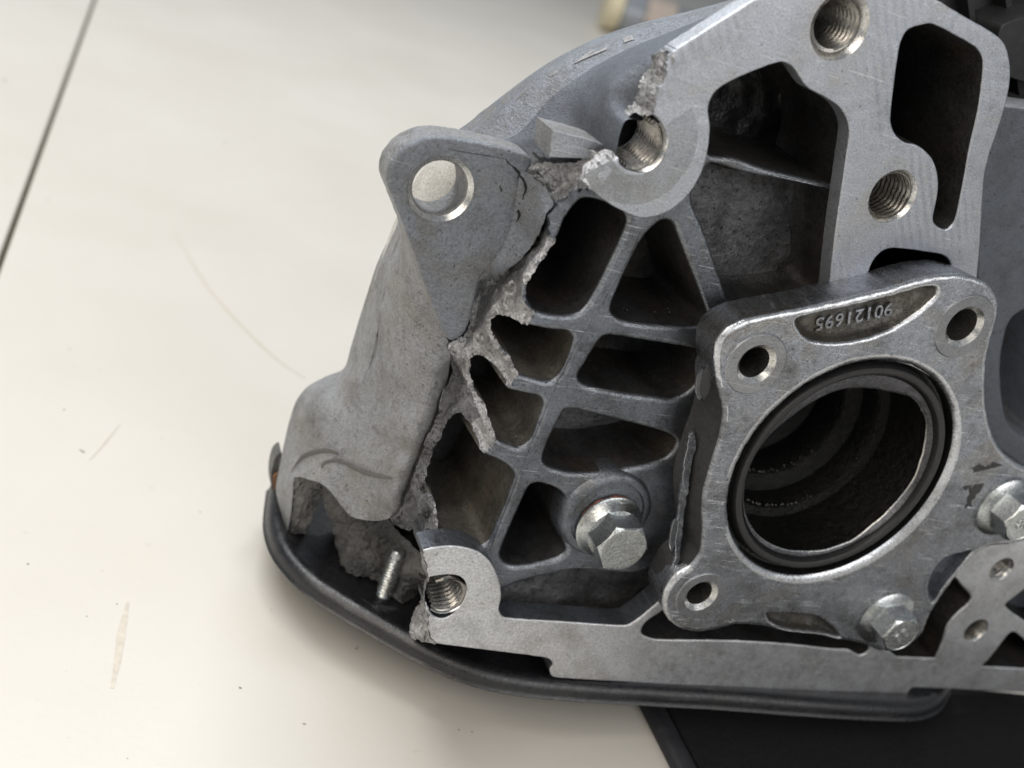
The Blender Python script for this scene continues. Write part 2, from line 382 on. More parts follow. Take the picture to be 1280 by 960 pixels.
def patch(name, boundary, ctrl, parent, mats, grid=4., amp=0, ns=.22, skirt=None, smooth=50, jag=0, fmf=None, extra_noise=0.05, bow=None):
    """curved cast surface: px outline, depth through control points by thin plate spline, edges carried back by 'skirt' mm"""
    b = dense(boundary, 3.); tp = TPS(list(ctrl) + [tuple(b[i]) for i in range(0, len(b), 5)])
    if jag:
        for i in range(len(b)):
            b[i, 0] += jag * 2 * noise.noise(Vector((b[i, 0] * .15, b[i, 1] * .15, 2))); b[i, 1] += jag * 2 * noise.noise(Vector((b[i, 0] * .15, b[i, 1] * .15, 8)))
    lo, hi = b[:, :2].min(0), b[:, :2].max(0)
    gx, gy = np.meshgrid(np.arange(lo[0], hi[0], grid), np.arange(lo[1], hi[1], grid)); g = np.stack([gx.ravel(), gy.ravel()], 1)
    g += np.random.RandomState(1).uniform(-.3, .3, g.shape) * grid
    g = g[inside(g, b)]; d = ((g[:, None] - b[None, :, :2]) ** 2).sum(2).min(1); g = g[d > (grid * .6) ** 2]
    P = np.vstack([b[:, :2], g]); w = np.concatenate([b[:, 2], tp(g)]); n = len(b)
    V = np.array([L(x, y, z) for (x, y), z in zip(P, w)])
    for v in V:
        if amp: v[2] += amp * fr(v, ns) + amp * .7 * fr(v + 31, ns * 4) + amp * .4 * fr(v + 77, ns * 9); v[0] += amp * .3 * fr(v + 11, ns * 2); v[1] += amp * .3 * fr(v + 19, ns * 2)
        elif extra_noise: v[2] += extra_noise * fr(v, .15)
    vo, _, fo, ov, _, _ = delaunay_2d_cdt([Vector(p) for p in P], [(i, (i + 1) % n) for i in range(n)], [], 0, 1e-5)
    cc = np.array([[np.mean([vo[i][0] for i in f]), np.mean([vo[i][1] for i in f])] for f in fo]); ok = inside(cc, b)
    ix = [o_[0] if o_ else -1 for o_ in ov]
    Fc = [tuple(ix[i] for i in f)[::-1] for f, k in zip(fo, ok) if k and all(ix[i] >= 0 for i in f)]
    fm = list(fmf(cc[ok])) if fmf else [0] * len(Fc)
    if len(fm) != len(Fc): fm = [0] * len(Fc)
    if skirt:
        V = list(V); s0 = len(V)
        bi = offs(b, -9 if not amp else -3); V += [L(bi[i, 0], bi[i, 1], b[i, 2] - skirt) for i in range(n)]
        for i in range(n):
            j = (i + 1) % n; Fc.append((i, j, s0 + j, s0 + i)); fm.append(0)
        V = np.array(V)
    return mesh_obj(name, V, Fc, mats, fm, parent, 22 if amp else smooth), tp

def lathe(name, c, prof, parent, mats, k=72, th=(0, 2 * math.pi), fm=None, smooth=40, axes=None, wob=0):
    """surface of revolution about n (or axes) at casing point c; prof = [(r, w)] or function(theta)->list"""
    full = abs(th[1] - th[0] - 2 * math.pi) < 1e-6; n = k if full else k + 1
    E = axes if axes is not None else np.eye(3)
    V = []; m = None
    for i in range(n):
        a = th[0] + (th[1] - th[0]) * i / k
        pr = prof(a) if callable(prof) else prof; m = len(pr)
        for r, w in pr:
            rr = r * (1 + (wob * noise.noise(Vector((math.cos(a) * 2, math.sin(a) * 2, w * .2))) if wob else 0))
            V.append(c + E.T @ np.array([rr * math.cos(a), rr * math.sin(a), w]))
    Fc = []; FM = []
    for i in range(k):
        j = (i + 1) % n
        for q in range(m - 1):
            Fc.append((i * m + q, j * m + q, j * m + q + 1, i * m + q + 1)); FM.append(fm[q] if fm else 0)
    return mesh_obj(name, V, Fc, mats, FM, parent, smooth)
def thread_prof(R, pitch, amp, w0, depth, per=7, hand=1):
    kk = int(depth / pitch * per)
    def f(a):
        out = []
        for i in range(kk + 1):
            w = w0 - depth * i / kk; ph = (w / pitch + hand * a / (2 * math.pi)) % 1
            out.append((R - amp * (1 - abs(2 * ph - 1)) ** .8, w))
        return out
    return f
def bore(parent, cx, cy, w, Rc, R, depth, pitch=0, amp=0, th=(0, 2 * math.pi), dark=True, name='threaded_bore', mats=None):
    c = L(cx, cy, w); c = np.array([c[0], c[1], 0.])
    cd_ = Rc - R
    if pitch:
        tf = thread_prof(R, pitch, amp, w - cd_ - .3, depth)
        pf = lambda a: [(Rc, w), (R, w - cd_), (R, w - cd_ - .3)] + tf(a)[1:] + ([(R * .9, w - depth - 4)] if th[1] - th[0] > 6 else [(R * .97, w - depth - .6)])
        nt_ = len(pf(0))
    else:
        pf = lambda a: [(Rc, w), (R, w - cd_), (R * .995, w - depth * .5), (R * .98, w - depth)]; nt_ = 4
    o = lathe(name, c, pf, parent, mats or [CHAMFER, THREAD, PIT], 80, th, [0] + [1] * (nt_ - 2), 45)
    full = abs(th[1] - th[0] - 2 * math.pi) < 1e-6
    if full:
        lathe('bore_end', c, [(R * 1.0, w - depth - (3.5 if pitch else -.2)), (.01, w - depth - (5 if pitch else -.1))], parent, [PIT], 32)
    return o
def text_mesh(s, size, extrude, sub=0):
    cu = bpy.data.curves.new('t', 'FONT'); cu.body = s; cu.size = size; cu.extrude = extrude; cu.align_x = 'LEFT'; cu.resolution_u = 4
    cu.bevel_depth = size * .02; cu.bevel_resolution = 1; cu.space_character = 1.08
    o = bpy.data.objects.new('t', cu); COL.objects.link(o)
    dg = bpy.context.evaluated_depsgraph_get(); me = bpy.data.meshes.new_from_object(o.evaluated_get(dg))
    if sub:
        bm = bmesh.new(); bm.from_mesh(me); bmesh.ops.triangulate(bm, faces=bm.faces[:])
        for _ in range(sub):
            bmesh.ops.subdivide_edges(bm, edges=[e for e in bm.edges if e.calc_length() > size * .12], cuts=1); bmesh.ops.triangulate(bm, faces=bm.faces[:])
        bm.to_mesh(me); bm.free()
    V = np.array([v.co[:] for v in me.vertices]); Fc = [tuple(p.vertices) for p in me.polygons]
    bpy.data.objects.remove(o); bpy.data.curves.remove(cu); bpy.data.meshes.remove(me)
    return V, Fc
def tag(o, label, cat, group=None):
    o['label'] = label; o['category'] = cat
    if group: o['group'] = group
def bar(name, a, b, wdt, tall, parent, mat, up):
    """box from a to b (casing mm), width across, height along up"""
    a, b, up = np.array(a, float), np.array(b, float), np.array(up, float)
    d = b - a; d /= np.linalg.norm(d); s = np.cross(d, up); s /= np.linalg.norm(s)
    V = [p + s * wdt / 2 * i + up * tall * j for p in (a, b) for i in (-1, 1) for j in (0, 1)]
    Fc = [(0, 1, 3, 2), (4, 6, 7, 5), (0, 4, 5, 1), (2, 3, 7, 6), (1, 5, 7, 3), (0, 2, 6, 4)]
    return mesh_obj(name, V, Fc, [mat], None, parent, None)

# ------------------------------------------------------------------ the setting: white tabletop of two boards with a gap
mt, nt, p = new_mat('white_table_laminate')
co = nt.nodes.new('ShaderNodeTexCoord').outputs['Object']
a = n_noise(nt, co, 9, 5, .55); c1 = n_mix(nt, n_ramp(nt, a, [(.35, 0), (.65, 1)]), (.545, .515, .465), (.575, .55, .505))
s1 = n_ramp(nt, n_noise(nt, co, 60, 3, .5, .5), [(.70, 0), (.80, 1)])
c1 = n_mix(nt, n_math(nt, 'MULTIPLY', s1, .28), c1, (.47, .42, .34))
s2 = n_ramp(nt, n_noise(nt, co, 260, 2, .5), [(.72, 0), (.77, 1)]); c1 = n_mix(nt, n_math(nt, 'MULTIPLY', s2, .25), c1, (.36, .32, .26))
nt.links.new(c1, p.inputs['Base Color']); p.inputs['Roughness'].default_value = .42
b = nt.nodes.new('ShaderNodeBump'); b.inputs['Strength'].default_value = .05; b.inputs['Distance'].default_value = .001
nt.links.new(n_noise(nt, co, 400, 3), b.inputs['Height']); nt.links.new(b.outputs[0], p.inputs['Normal'])
TABLE = mt
GAP = plain('dark_joint', (.10, .085, .05), .8)
SCUFF = plain('brown_scuff', (.55, .47, .37), .6, 0, 0, 500, .25)
SPECK = plain('dust_speck', (.22, .20, .16), .8)

def world_mesh(name, V, Fc, mats, parent=None, smooth=None):
    me = bpy.data.meshes.new(name); me.from_pydata([tuple(map(float, v)) for v in V], [], Fc)
    for m in mats: me.materials.append(m)
    me.update()
    if smooth:
        me.polygons.foreach_set('use_smooth', np.ones(len(me.polygons), bool)); me.set_sharp_from_angle(angle=math.radians(smooth))
    o = bpy.data.objects.new(name, me); COL.objects.link(o)
    if parent: o.parent = parent
    return o
def prism(name, poly, z0, z1, mats, parent=None, bev=0):
    n = len(poly); V = [(x, y, z0) for x, y in poly]
    c = np.mean(poly, 0)
    V += [(x, y, z1 - bev) for x, y in poly]
    Fc = [tuple(range(n))[::-1]] + [(i, (i + 1) % n, n + (i + 1) % n, n + i) for i in range(n)]
    if bev:
        q = []
        for i in range(n):
            p0, p1, p2 = np.array(poly[i - 1]), np.array(poly[i]), np.array(poly[(i + 1) % n])
            d1 = (p0 - p1) / np.linalg.norm(p0 - p1); d2 = (p2 - p1) / np.linalg.norm(p2 - p1)
            k = d1 + d2; q.append(p1 + k * bev / max(.3, np.linalg.norm(k)) * 1.2)
        V += [(x, y, z1) for x, y in q]
        Fc += [(n + i, n + (i + 1) % n, 2 * n + (i + 1) % n, 2 * n + i) for i in range(n)]
        Fc.append(tuple(range(2 * n, 3 * n)))
    else: Fc.append(tuple(range(n, 2 * n)))
    return world_mesh(name, V, Fc, mats, parent)
top = prism('tabletop', [(-3, -1.2), (3, -1.2), (3, 4.5), (-3, 4.5)], -.03, -.0042, [GAP]); top['kind'] = 'structure'
sA = TB(118, 0, 0)[:2]; sB = TB(0, 328, 0)[:2]; dS = (sA - sB) / np.linalg.norm(sA - sB); nS = np.array([dS[1], -dS[0]])
gw = .0011
far = sB + dS * 3.2; near = sB - dS * 1.1
R0, R1 = near + nS * gw, far + nS * gw
L0, L1 = near - nS * gw, far - nS * gw
prism('panel', [tuple(R0), tuple(R0 + nS * 3), tuple(R1 + nS * 3), tuple(R1)], -.004, 0, [TABLE], top, .0006)
prism('panel', [tuple(L1), tuple(L1 - nS * 1.2), tuple(L0 - nS * 1.2), tuple(L0)], -.004, 0, [TABLE], top, .0006)
def ribbon(name, pts, wid, z, mat, parent):
    q = dense(flat(pts, 0), 8, False); V = []; Fc = []
    P = [TB(x, y, z) for x, y, _ in q]
    for i, p_ in enumerate(P):
        d = P[min(i + 1, len(P) - 1)] - P[max(i - 1, 0)]; s = np.array([d[1], -d[0], 0]); s /= np.linalg.norm(s) or 1
        w = wid * (.25 + .75 * math.sin(math.pi * (i + .5) / len(P))) * (.8 + .4 * random.random())
        V += [p_ + s * w / 2, p_ - s * w / 2]
        if i: k = 2 * i; Fc.append((k - 2, k - 1, k + 1, k))
    return world_mesh(name, V, Fc, [mat], parent)
FAINT = plain('faint_scratch', (.50, .445, .375), .5, 0, 0, 500, .1)
ribbon('scratch', [(218, 288), (235, 320), (262, 362), (300, 405), (345, 448), (383, 474)], .0011, .0001, FAINT, top)
ribbon('scuff_mark', [(160, 752), (152, 790), (147, 825), (140, 860)], .0019, .0001, plain('pale_scuff', (.52, .47, .40), .5, 0, 0, 400, .15), top)
ribbon('scuff_mark', [(150, 530), (130, 555), (112, 575)], .0006, .0001, FAINT, top)
V = []; Fc = []
for (x, y, r) in [(104, 565, .0007), (101, 563, .0005), (80, 512, .0004), (6, 100, .0012), (282, 178, .001), (122, 72, .0009), (445, 811, .0005), (447, 809, .0004),
                  (590, 915, .0004), (258, 55, .0008), (60, 250, .0006), (35, 705, .0004), (250, 640, .0003), (300, 860, .0004), (190, 610, .0003), (380, 905, .0004), (330, 120, .0007)] + [(random.uniform(0, 640), random.uniform(120, 950), random.uniform(.00015, .0004)) for _ in range(22)]:
    c = TB(x, y, 0); b0 = len(V); k = 7
    V += [c + np.array([r * math.cos(t) * random.uniform(.6, 1.2), r * .7 * math.sin(t) * random.uniform(.6, 1.2), .0001]) for t in np.linspace(0, 6.283, k, False)]
    V.append(c + np.array([0, 0, r * .4 + .0001])); Fc += [(b0 + i, b0 + (i + 1) % k, b0 + k) for i in range(k)]
sp = world_mesh('dust_specks', V, Fc, [SPECK], top); sp['kind'] = 'stuff'

# ------------------------------------------------------------------ black mat under the casing (bottom right)
MATF = plain('black_felt', (.011, .011, .012), .95, 0, .8, 1400, .6, .2)
HEM = plain('black_vinyl_edge', (.022, .023, .027), .45, 0, .2, 500, .3)
mp_ = [TB(834, 884, .002), TB(890, 990, .002), TB(1600, 1020, .002), TB(1600, 700, .002), TB(794, 815, .002)]
mp_[1] = mp_[0] + (mp_[1] - mp_[0]) * 4; mp_[2] = mp_[1] + (TB(1250, 884, .002) - mp_[0]) * 1.6; mp_[3] = mp_[0] + (TB(1250, 884, .002) - mp_[0]) * 1.6
mat_ = prism('floor_mat', [(q[0], q[1]) for q in mp_], .0002, .002, [MATF], None, .0008)
tag(mat_, 'black felt mat lying on the white table under the front of the casing', 'mat')
e0, e1 = TB(828, 880, .002), TB(894, 1000, .002)
dd = e1 - e0; dd /= np.linalg.norm(dd); ss = np.array([dd[1], -dd[0], 0]); ss = -ss if ss[0] > 0 else ss
V = []; Fc = []; prof = [(.0005, .0002), (.0006, .0020), (-.0010, .0034), (-.0042, .0036), (-.0062, .0028), (-.0066, .0002)]
e0 = e0 - dd * .012
for i, q in enumerate((e0, e0 + (mp_[1] - mp_[0]) * 1.02)):
    for (s_, z_) in prof: V.append(np.array([q[0], q[1], 0]) - ss * s_ + np.array([0, 0, z_]))
n_ = len(prof)
for k in range(n_ - 1): Fc.append((k, k + 1, n_ + k + 1, n_ + k))
world_mesh('edge_strip', V, Fc, [HEM], mat_, 60)

# ------------------------------------------------------------------ the casing
casing = bpy.data.objects.new('gearbox_casing', None); COL.objects.link(casing)
cm = Matrix.Identity(4); lw = RCW @ LMN.T; ow = cam2world(ORG)
for i in range(3):
    for j in range(3): cm[i][j] = lw[i][j]
    cm[i][3] = ow[i]
casing.matrix_world = cm; casing.empty_display_size = .02
tag(casing, 'large broken grey aluminium gearbox casing with round outlet flange on a white table', 'gearbox casing')

# mounting face (machined plane), with the broken boss at its left
top_outer = flat([(838, 66, 1), (945, -2), (1010, -45), (1090, -45), (1165, -4), (1205, 20), (1240, 40), (1256, 55), (1263, 80), (1262, 110), (1252, 150), (1240, 185),
    (1232, 215), (1229, 245), (1226, 300), (1222, 345, 1), (1215, 420, 1), (1100, 430), (1028, 405, 1), (1036, 362), (1043, 300), (1052, 237), (1058, 195), (1062, 165), (1058, 148), (1048, 133), (1030, 121),
    (1010, 110), (1000, 97), (990, 83), (975, 78), (940, 90), (908, 105), (893, 117), (886, 135), (888, 158), (886, 185), (878, 215), (860, 245), (835, 265),
    (805, 273), (778, 264), (752, 248), (735, 233, 1), (749, 217), (762, 207), (772, 198, 1), (778, 208), (790, 214), (803, 216), (817, 212), (828, 202), (834, 188), (834, 170), (828, 155), (818, 143, 1),
    (820, 128), (825, 110), (833, 96), (834, 80)], 0)
relief('mounting_face', top_outer, [
    dict(p=circ(1050, 33, 0, 6.9), bev=.3),
    dict(p=circ(1116, 246, 0, 6.35), bev=.3),
    dict(p=flat([(1150, 32), (1165, 30), (1192, 43), (1220, 60), (1229, 77), (1224, 130), (1212, 185), (1203, 235), (1194, 275), (1185, 286), (1175, 285), (1167, 275), (1173, 240), (1172, 215), (1164, 196), (1148, 182), (1130, 177), (1118, 165), (1114, 148), (1119, 100), (1126, 55), (1135, 38)], 0), depth=-42, scale=.93, wm=2),
    dict(p=flat([(1080, 385), (1084, 350), (1092, 327), (1106, 313), (1125, 311), (1178, 319), (1189, 330), (1190, 360), (1188, 390)], 0), depth=-40, scale=.9, wm=2),
    ], casing, [MACHINED, CAST, POCKET, FRACT], w_back=-4.5, bevel=2.2, rough_mask=[(720, 225), (740, 238), (760, 218), (774, 200), (768, 190), (810, 148), (824, 146), (826, 118), (838, 96), (845, 62), (800, 60), (740, 180)], amp=.15, jag=1.2, edge_amp=.05)
mf = [o for o in casing.children if o.name.startswith('mounting_face')][0]
_fz = [(715, 242), (736, 236), (777, 199), (768, 176), (712, 205)]
for pg in mf.data.polygons:
    if pg.material_index == 1:
        q = PR(np.array(pg.center) * 1000)
        if inside(np.array([[q[0], q[1]]]), _fz)[0]: pg.material_index = 3; pg.use_smooth = False
bore(casing, 1050, 33, 0, 6.9, 5.6, 22, 1.5, .75)
bore(casing, 1116, 246, 0, 6.35, 5.5, 22, 1.5, .45)
c = L(800, 181, 0); c = np.array([c[0], c[1], 0.])
TH = (math.radians(-96), math.radians(72))
lathe('threaded_bore', c, thread_prof(5.85, 1.4, 1.25, -1.0, 12), casing, [THREAD], 90, TH, smooth=45)
lathe('bore_chamfer', c, [(6.35, -.02), (5.75, -.8), (5.7, -1.4)], casing, [CHAMFER], 60, (math.radians(-150), math.radians(62)))
lathe('bore_end', c, [(5.8, -13), (.01, -13.2)], casing, [PIT], 32, TH)
patch('fracture_surface', [(734, 234, -.3), (741, 226, -.2), (749, 217, -.2), (762, 207, -.2), (772, 198, -.3), (766, 190, -3), (757, 188, -5.5), (744, 194, -6.5), (732, 206, -7), (722, 222, -7), (722, 236, -5.5)],
      [(748, 208, -3.2)], casing, [FRACT], grid=2.2, amp=.7, ns=.3, skirt=4, jag=1.2)
lathe('spot_face', c, [(6.4, .04), (12.4, .05), (12.9, .0)], casing, [COLLAR], 70, (math.radians(-138), math.radians(50)))
# torn metal standing along the break above the boss
patch('fracture_surface', flat([(842, 64), (838, 82), (833, 98), (826, 112), (822, 128), (819, 145)], -.2) + [(805, 144, -2.2), (792, 142, -4.5), (776, 147, -7.5), (782, 136, -8), (793, 126, -7.5), (796, 112, -7), (806, 96, -6.5), (812, 78, -6.5), (817, 68, -5), (830, 64, -2)],
      [(808, 118, -3), (822, 88, -2.5), (800, 134, -4.5)], casing, [FRACT], grid=2.2, amp=1.0, ns=.3, skirt=5, jag=1.2)

# lower mounting strip with the broken lower boss
low_outer = flat([(527, 689, 1), (545, 684), (572, 683), (598, 690), (614, 704), (624, 725), (627, 745), (624, 763), (631, 772), (700, 777), (780, 782), (792, 778), (815, 760), (840, 738), (870, 720, 1), (1100, 700), (1240, 655), (1320, 600, 1), (1340, 870, 1),
    (1280, 866), (1150, 860), (1139, 861), (1131, 874), (1120, 877), (1065, 873), (1000, 869), (900, 861), (800, 854), (692, 847), (687, 838), (691, 830), (684, 823), (600, 812), (546, 805, 1), (536, 793), (538, 776), (533, 762), (532, 752, 1), (540, 768), (551, 773), (563, 770), (576, 757), (583, 741), (581, 727), (572, 720), (556, 719), (536, 722, 1), (535, 712), (531, 700)], 0)
relief('lower_mounting_strip', low_outer, [
    dict(p=flat([(802, 792), (806, 780), (822, 768), (850, 752), (900, 765), (1000, 775), (1082, 790), (1086, 812), (1075, 819), (1060, 812), (1040, 811), (985, 805), (920, 801), (850, 800), (818, 799)], 0), depth=-14, scale=.95, wm=2),
    dict(p=flat([(1191, 721), (1203, 733), (1214, 746), (1210, 755), (1196, 767), (1184, 782), (1178, 802), (1169, 823, 1), (1121, 821, 1), (1100, 800), (1130, 760), (1160, 730)], 0), depth=-22, scale=.95, wm=2),
    dict(p=flat([(1330, 700), (1300, 722), (1270, 745), (1257, 756), (1262, 763), (1285, 779), (1310, 795), (1335, 800)], 0), depth=-22, scale=.95, wm=2),
    dict(p=flat([(1227, 833, 1), (1238, 822), (1252, 804), (1262, 792), (1270, 791), (1290, 808), (1325, 832, 1), (1325, 838, 1)], 0), depth=-22, scale=.95, wm=2),
    dict(p=circ(1252, 712, 0, 4.3, 40), bev=.3), dict(p=circ(1220, 788, 0, 4.4, 40), bev=.3)],
    casing, [STRIP, RIB, POCKET], w_back=-7, bevel=2.0, rough_mask=[(500, 690), (527, 684), (537, 712), (537, 724), (534, 750), (539, 775), (537, 795), (546, 808), (500, 810)], amp=.25, jag=1.5, edge_amp=.05)
bore(casing, 1252, 712, 0, 4.3, 3.4, 14, 1.25, .6)
bore(casing, 1220, 788, 0, 4.4, 4.0, 14, 0, 0, name='bore')
bore(casing, 559, 746, 0, 5.2, 4.9, 13, 1.5, .7, (math.radians(-128), math.radians(140)))
patch('fracture_surface', flat([(527, 688), (532, 704), (536, 720), (532, 735), (531, 752), (537, 772), (536, 795), (546, 806)], -.3) + [(528, 803, -3), (513, 796, -6), (512, 780, -8), (517, 764, -8), (527, 748, -6), (530, 735, -5), (533, 722, -4), (528, 706, -3)],
      [(525, 775, -4), (530, 760, -3)], casing, [FRACT], grid=2., amp=.8, ns=.4, skirt=8, jag=.8)

# ribbed lattice and the long break along its left side
W = -6
lat_outer = [(770, 206, -4, 1), (759, 192, -6), (747, 190, -8), (735, 186, -10), (725, 199, -12), (705, 204, -14), (685, 204, -15), (665, 207, -17), (657, 216, -18),
    (656, 235, -18), (662, 252, -18), (655, 272, -19), (640, 315, -20), (617, 345, -21), (600, 347, -24), (593, 365, -24), (590, 390, -23), (583, 415, -22), (562, 431, -22), (561, 447, -24), (564, 468, -24), (553, 492, -23),
    (546, 522, -22), (531, 556, -22), (515, 600, -22), (501, 638, -22), (488, 650, -24), (497, 659, -25), (513, 663, -24), (527, 656, -20), (534, 646, -14), (530, 668, -8), (524, 688, -4), (545, 705, W), (600, 735, W), (627, 738, W), (650, 728, W), (690, 719, W), (722, 713, W),
    (760, 716, W), (800, 716, W), (830, 700, W, 1), (870, 640, W), (900, 560, W), (920, 470, W), (1000, 420, W), (1060, 410, W, 1), (1070, 250, W), (1074, 180, W), (1066, 125, W), (1040, 70, W), (960, 60, W), (900, 90, W), (850, 130, W), (820, 190, W)]
H = []
def hole(p, depth, scale=.9, wm=1, fm=None, **k): H.append(dict(p=p, depth=depth, scale=scale, wm=wm, fm=wm if fm is None else fm, **k))
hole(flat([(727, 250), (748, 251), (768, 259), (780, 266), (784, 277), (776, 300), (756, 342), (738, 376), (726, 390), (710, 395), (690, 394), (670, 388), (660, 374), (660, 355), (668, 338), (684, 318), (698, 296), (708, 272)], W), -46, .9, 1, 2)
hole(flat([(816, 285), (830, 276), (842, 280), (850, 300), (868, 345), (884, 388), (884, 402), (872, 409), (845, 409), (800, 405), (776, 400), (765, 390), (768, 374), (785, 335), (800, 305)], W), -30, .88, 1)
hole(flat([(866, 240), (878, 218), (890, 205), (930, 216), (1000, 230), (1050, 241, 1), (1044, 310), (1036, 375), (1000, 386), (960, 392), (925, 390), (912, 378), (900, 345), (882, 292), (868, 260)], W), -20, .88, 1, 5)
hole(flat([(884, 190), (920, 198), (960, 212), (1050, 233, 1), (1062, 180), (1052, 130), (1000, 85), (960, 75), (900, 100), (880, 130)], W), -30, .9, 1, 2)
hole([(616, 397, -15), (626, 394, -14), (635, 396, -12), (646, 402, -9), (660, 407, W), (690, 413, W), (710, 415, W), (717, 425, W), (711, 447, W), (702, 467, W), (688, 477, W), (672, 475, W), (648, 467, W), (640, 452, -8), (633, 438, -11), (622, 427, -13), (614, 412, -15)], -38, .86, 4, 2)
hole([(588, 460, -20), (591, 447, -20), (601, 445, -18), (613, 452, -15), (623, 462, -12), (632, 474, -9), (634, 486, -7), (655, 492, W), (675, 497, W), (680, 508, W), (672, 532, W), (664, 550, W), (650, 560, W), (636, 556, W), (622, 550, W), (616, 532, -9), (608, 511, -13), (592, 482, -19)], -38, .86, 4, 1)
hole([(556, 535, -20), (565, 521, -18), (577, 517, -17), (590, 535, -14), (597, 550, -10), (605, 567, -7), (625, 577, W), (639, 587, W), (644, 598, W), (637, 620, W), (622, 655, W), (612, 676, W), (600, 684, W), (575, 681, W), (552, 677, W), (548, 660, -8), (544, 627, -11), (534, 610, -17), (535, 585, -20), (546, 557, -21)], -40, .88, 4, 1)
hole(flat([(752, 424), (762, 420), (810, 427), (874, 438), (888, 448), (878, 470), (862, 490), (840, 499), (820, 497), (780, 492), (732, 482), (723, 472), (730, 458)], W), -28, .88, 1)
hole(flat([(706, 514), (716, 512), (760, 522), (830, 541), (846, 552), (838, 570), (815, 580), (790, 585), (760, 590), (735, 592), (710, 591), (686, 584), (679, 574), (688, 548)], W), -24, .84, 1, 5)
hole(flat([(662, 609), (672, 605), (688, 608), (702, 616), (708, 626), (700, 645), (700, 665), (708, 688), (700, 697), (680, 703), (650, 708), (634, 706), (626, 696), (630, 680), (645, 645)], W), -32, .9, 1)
fmask = [(776, 186), (772, 199), (752, 216), (735, 232), (722, 237), (692, 256), (681, 268), (686, 296), (699, 299), (667, 342), (657, 362), (662, 385), (671, 386), (660, 409), (636, 412), (626, 430), (640, 448), (650, 466), (634, 487), (612, 490), (612, 520), (623, 549), (606, 569), (590, 562), (560, 560), (550, 600), (549, 625), (556, 672), (550, 686), (520, 694), (480, 662), (470, 640), (540, 430), (590, 340), (645, 200), (735, 176)]
dark_zone = [(560, 436), (580, 470), (600, 520), (560, 560), (550, 610), (540, 640), (530, 660), (470, 670), (480, 630), (540, 480)]
wfl = idw([tuple(q) for q in dense(lat_outer, 8)[:]] + [tuple(q) for h in H for q in dense(h['p'], 8)] + [(600, 420, -20), (700, 225, -13), (665, 300, -14), (640, 360, -14), (575, 450, -22), (530, 610, -20)])
def lat_w(g):
    w = wfl(g); w[~inside(g, fmask)] = W; return w
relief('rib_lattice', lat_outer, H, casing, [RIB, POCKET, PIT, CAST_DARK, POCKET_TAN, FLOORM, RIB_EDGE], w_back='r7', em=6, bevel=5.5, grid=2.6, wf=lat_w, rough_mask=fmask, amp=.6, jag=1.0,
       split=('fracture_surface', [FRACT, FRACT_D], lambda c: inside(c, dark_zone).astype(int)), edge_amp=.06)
patch('pocket_floor', flat([(600, 715), (700, 690), (830, 670), (870, 690), (860, 750), (800, 800), (620, 795)], -15), [(680, 750, -14.5), (760, 760, -15.5), (720, 730, -16), (800, 730, -14)], casing, [FLOORM], grid=4, skirt=6, extra_noise=.8)
# parting line along the spine
spine = [(800, 290), (775, 340), (745, 390), (715, 440), (690, 492), (665, 550), (645, 600), (622, 660), (612, 690)]
q = dense(flat(spine, W), 5, False); V = []; Fc = []
for i, (x, y, w) in enumerate(q):
    for dx, dz in ((-1.0, .02), (0, .2), (1.0, .02)): c = L(x + dx, y + dx * .4, W); c[2] += dz * (.6 + .6 * random.random()); V.append(c)
    if i:
        for k in (0, 1): Fc.append((3 * i - 3 + k, 3 * i - 2 + k, 3 * i + 1 + k, 3 * i + k))
mesh_obj('parting_line', V, Fc, [RIB], None, casing, 60)

# raised round boss carrying the plug bolt
bc = L(757, 641, W)
lathe('bolt_boss', bc, [(11.4, -26), (12.2, -14), (13.0, -5.5), (12.8, -.8), (12.0, .9), (11.2, 1.4), (10.0, 1.4), (9.7, .7), (8.2, .5), (.01, .5)], casing, [RIB, POCKET], 72, fm=[1, 1] + [0] * 7, wob=.03)

# ear with a through hole
ear_outer = flat([(484, 228), (486, 209), (496, 193), (513, 179), (538, 171), (565, 172), (600, 178), (640, 187), (664, 198), (668, 215), (660, 235), (668, 262), (661, 292), (640, 320), (616, 346), (602, 352), (596, 370), (590, 395), (581, 418), (565, 427), (556, 418), (543, 388), (520, 325), (500, 270)], -18)
relief('mounting_ear', ear_outer, [dict(p=circ(551, 237, -18, 7.3), bev=1.0)], casing, [CASTM, WALL], w_back=-26, bevel=6, edge_amp=.12, flare=.0, nb=4)
c0 = L(551, 237, -18); c0 = np.array([c0[0], c0[1], 0])
lathe('ear_bore', c0, [(7.35, -17.95), (6.35, -19.1), (5.95, -19.4), (5.85, -26), (5.85, -27)], casing, [CHAMFER, WALL], 64, fm=[0, 1, 1, 1])
patch('ear_web', [(652, 214, -17.2), (668, 222, -14), (684, 238, -10.5), (692, 254, -8), (683, 268, -8), (676, 288, -9.5), (664, 308, -12), (648, 326, -14.5), (630, 340, -17), (612, 350, -20), (598, 356, -23), (590, 372, -23.5), (586, 392, -23.5), (588, 372, -19), (600, 345, -17.9), (620, 320, -17.8), (634, 296, -17.8), (642, 268, -17.7), (646, 240, -17.6)],
      [(668, 250, -13.5), (655, 290, -15.2), (640, 315, -16.4)], casing, [CASTM], grid=3.5, skirt=6, jag=.8, extra_noise=.25)
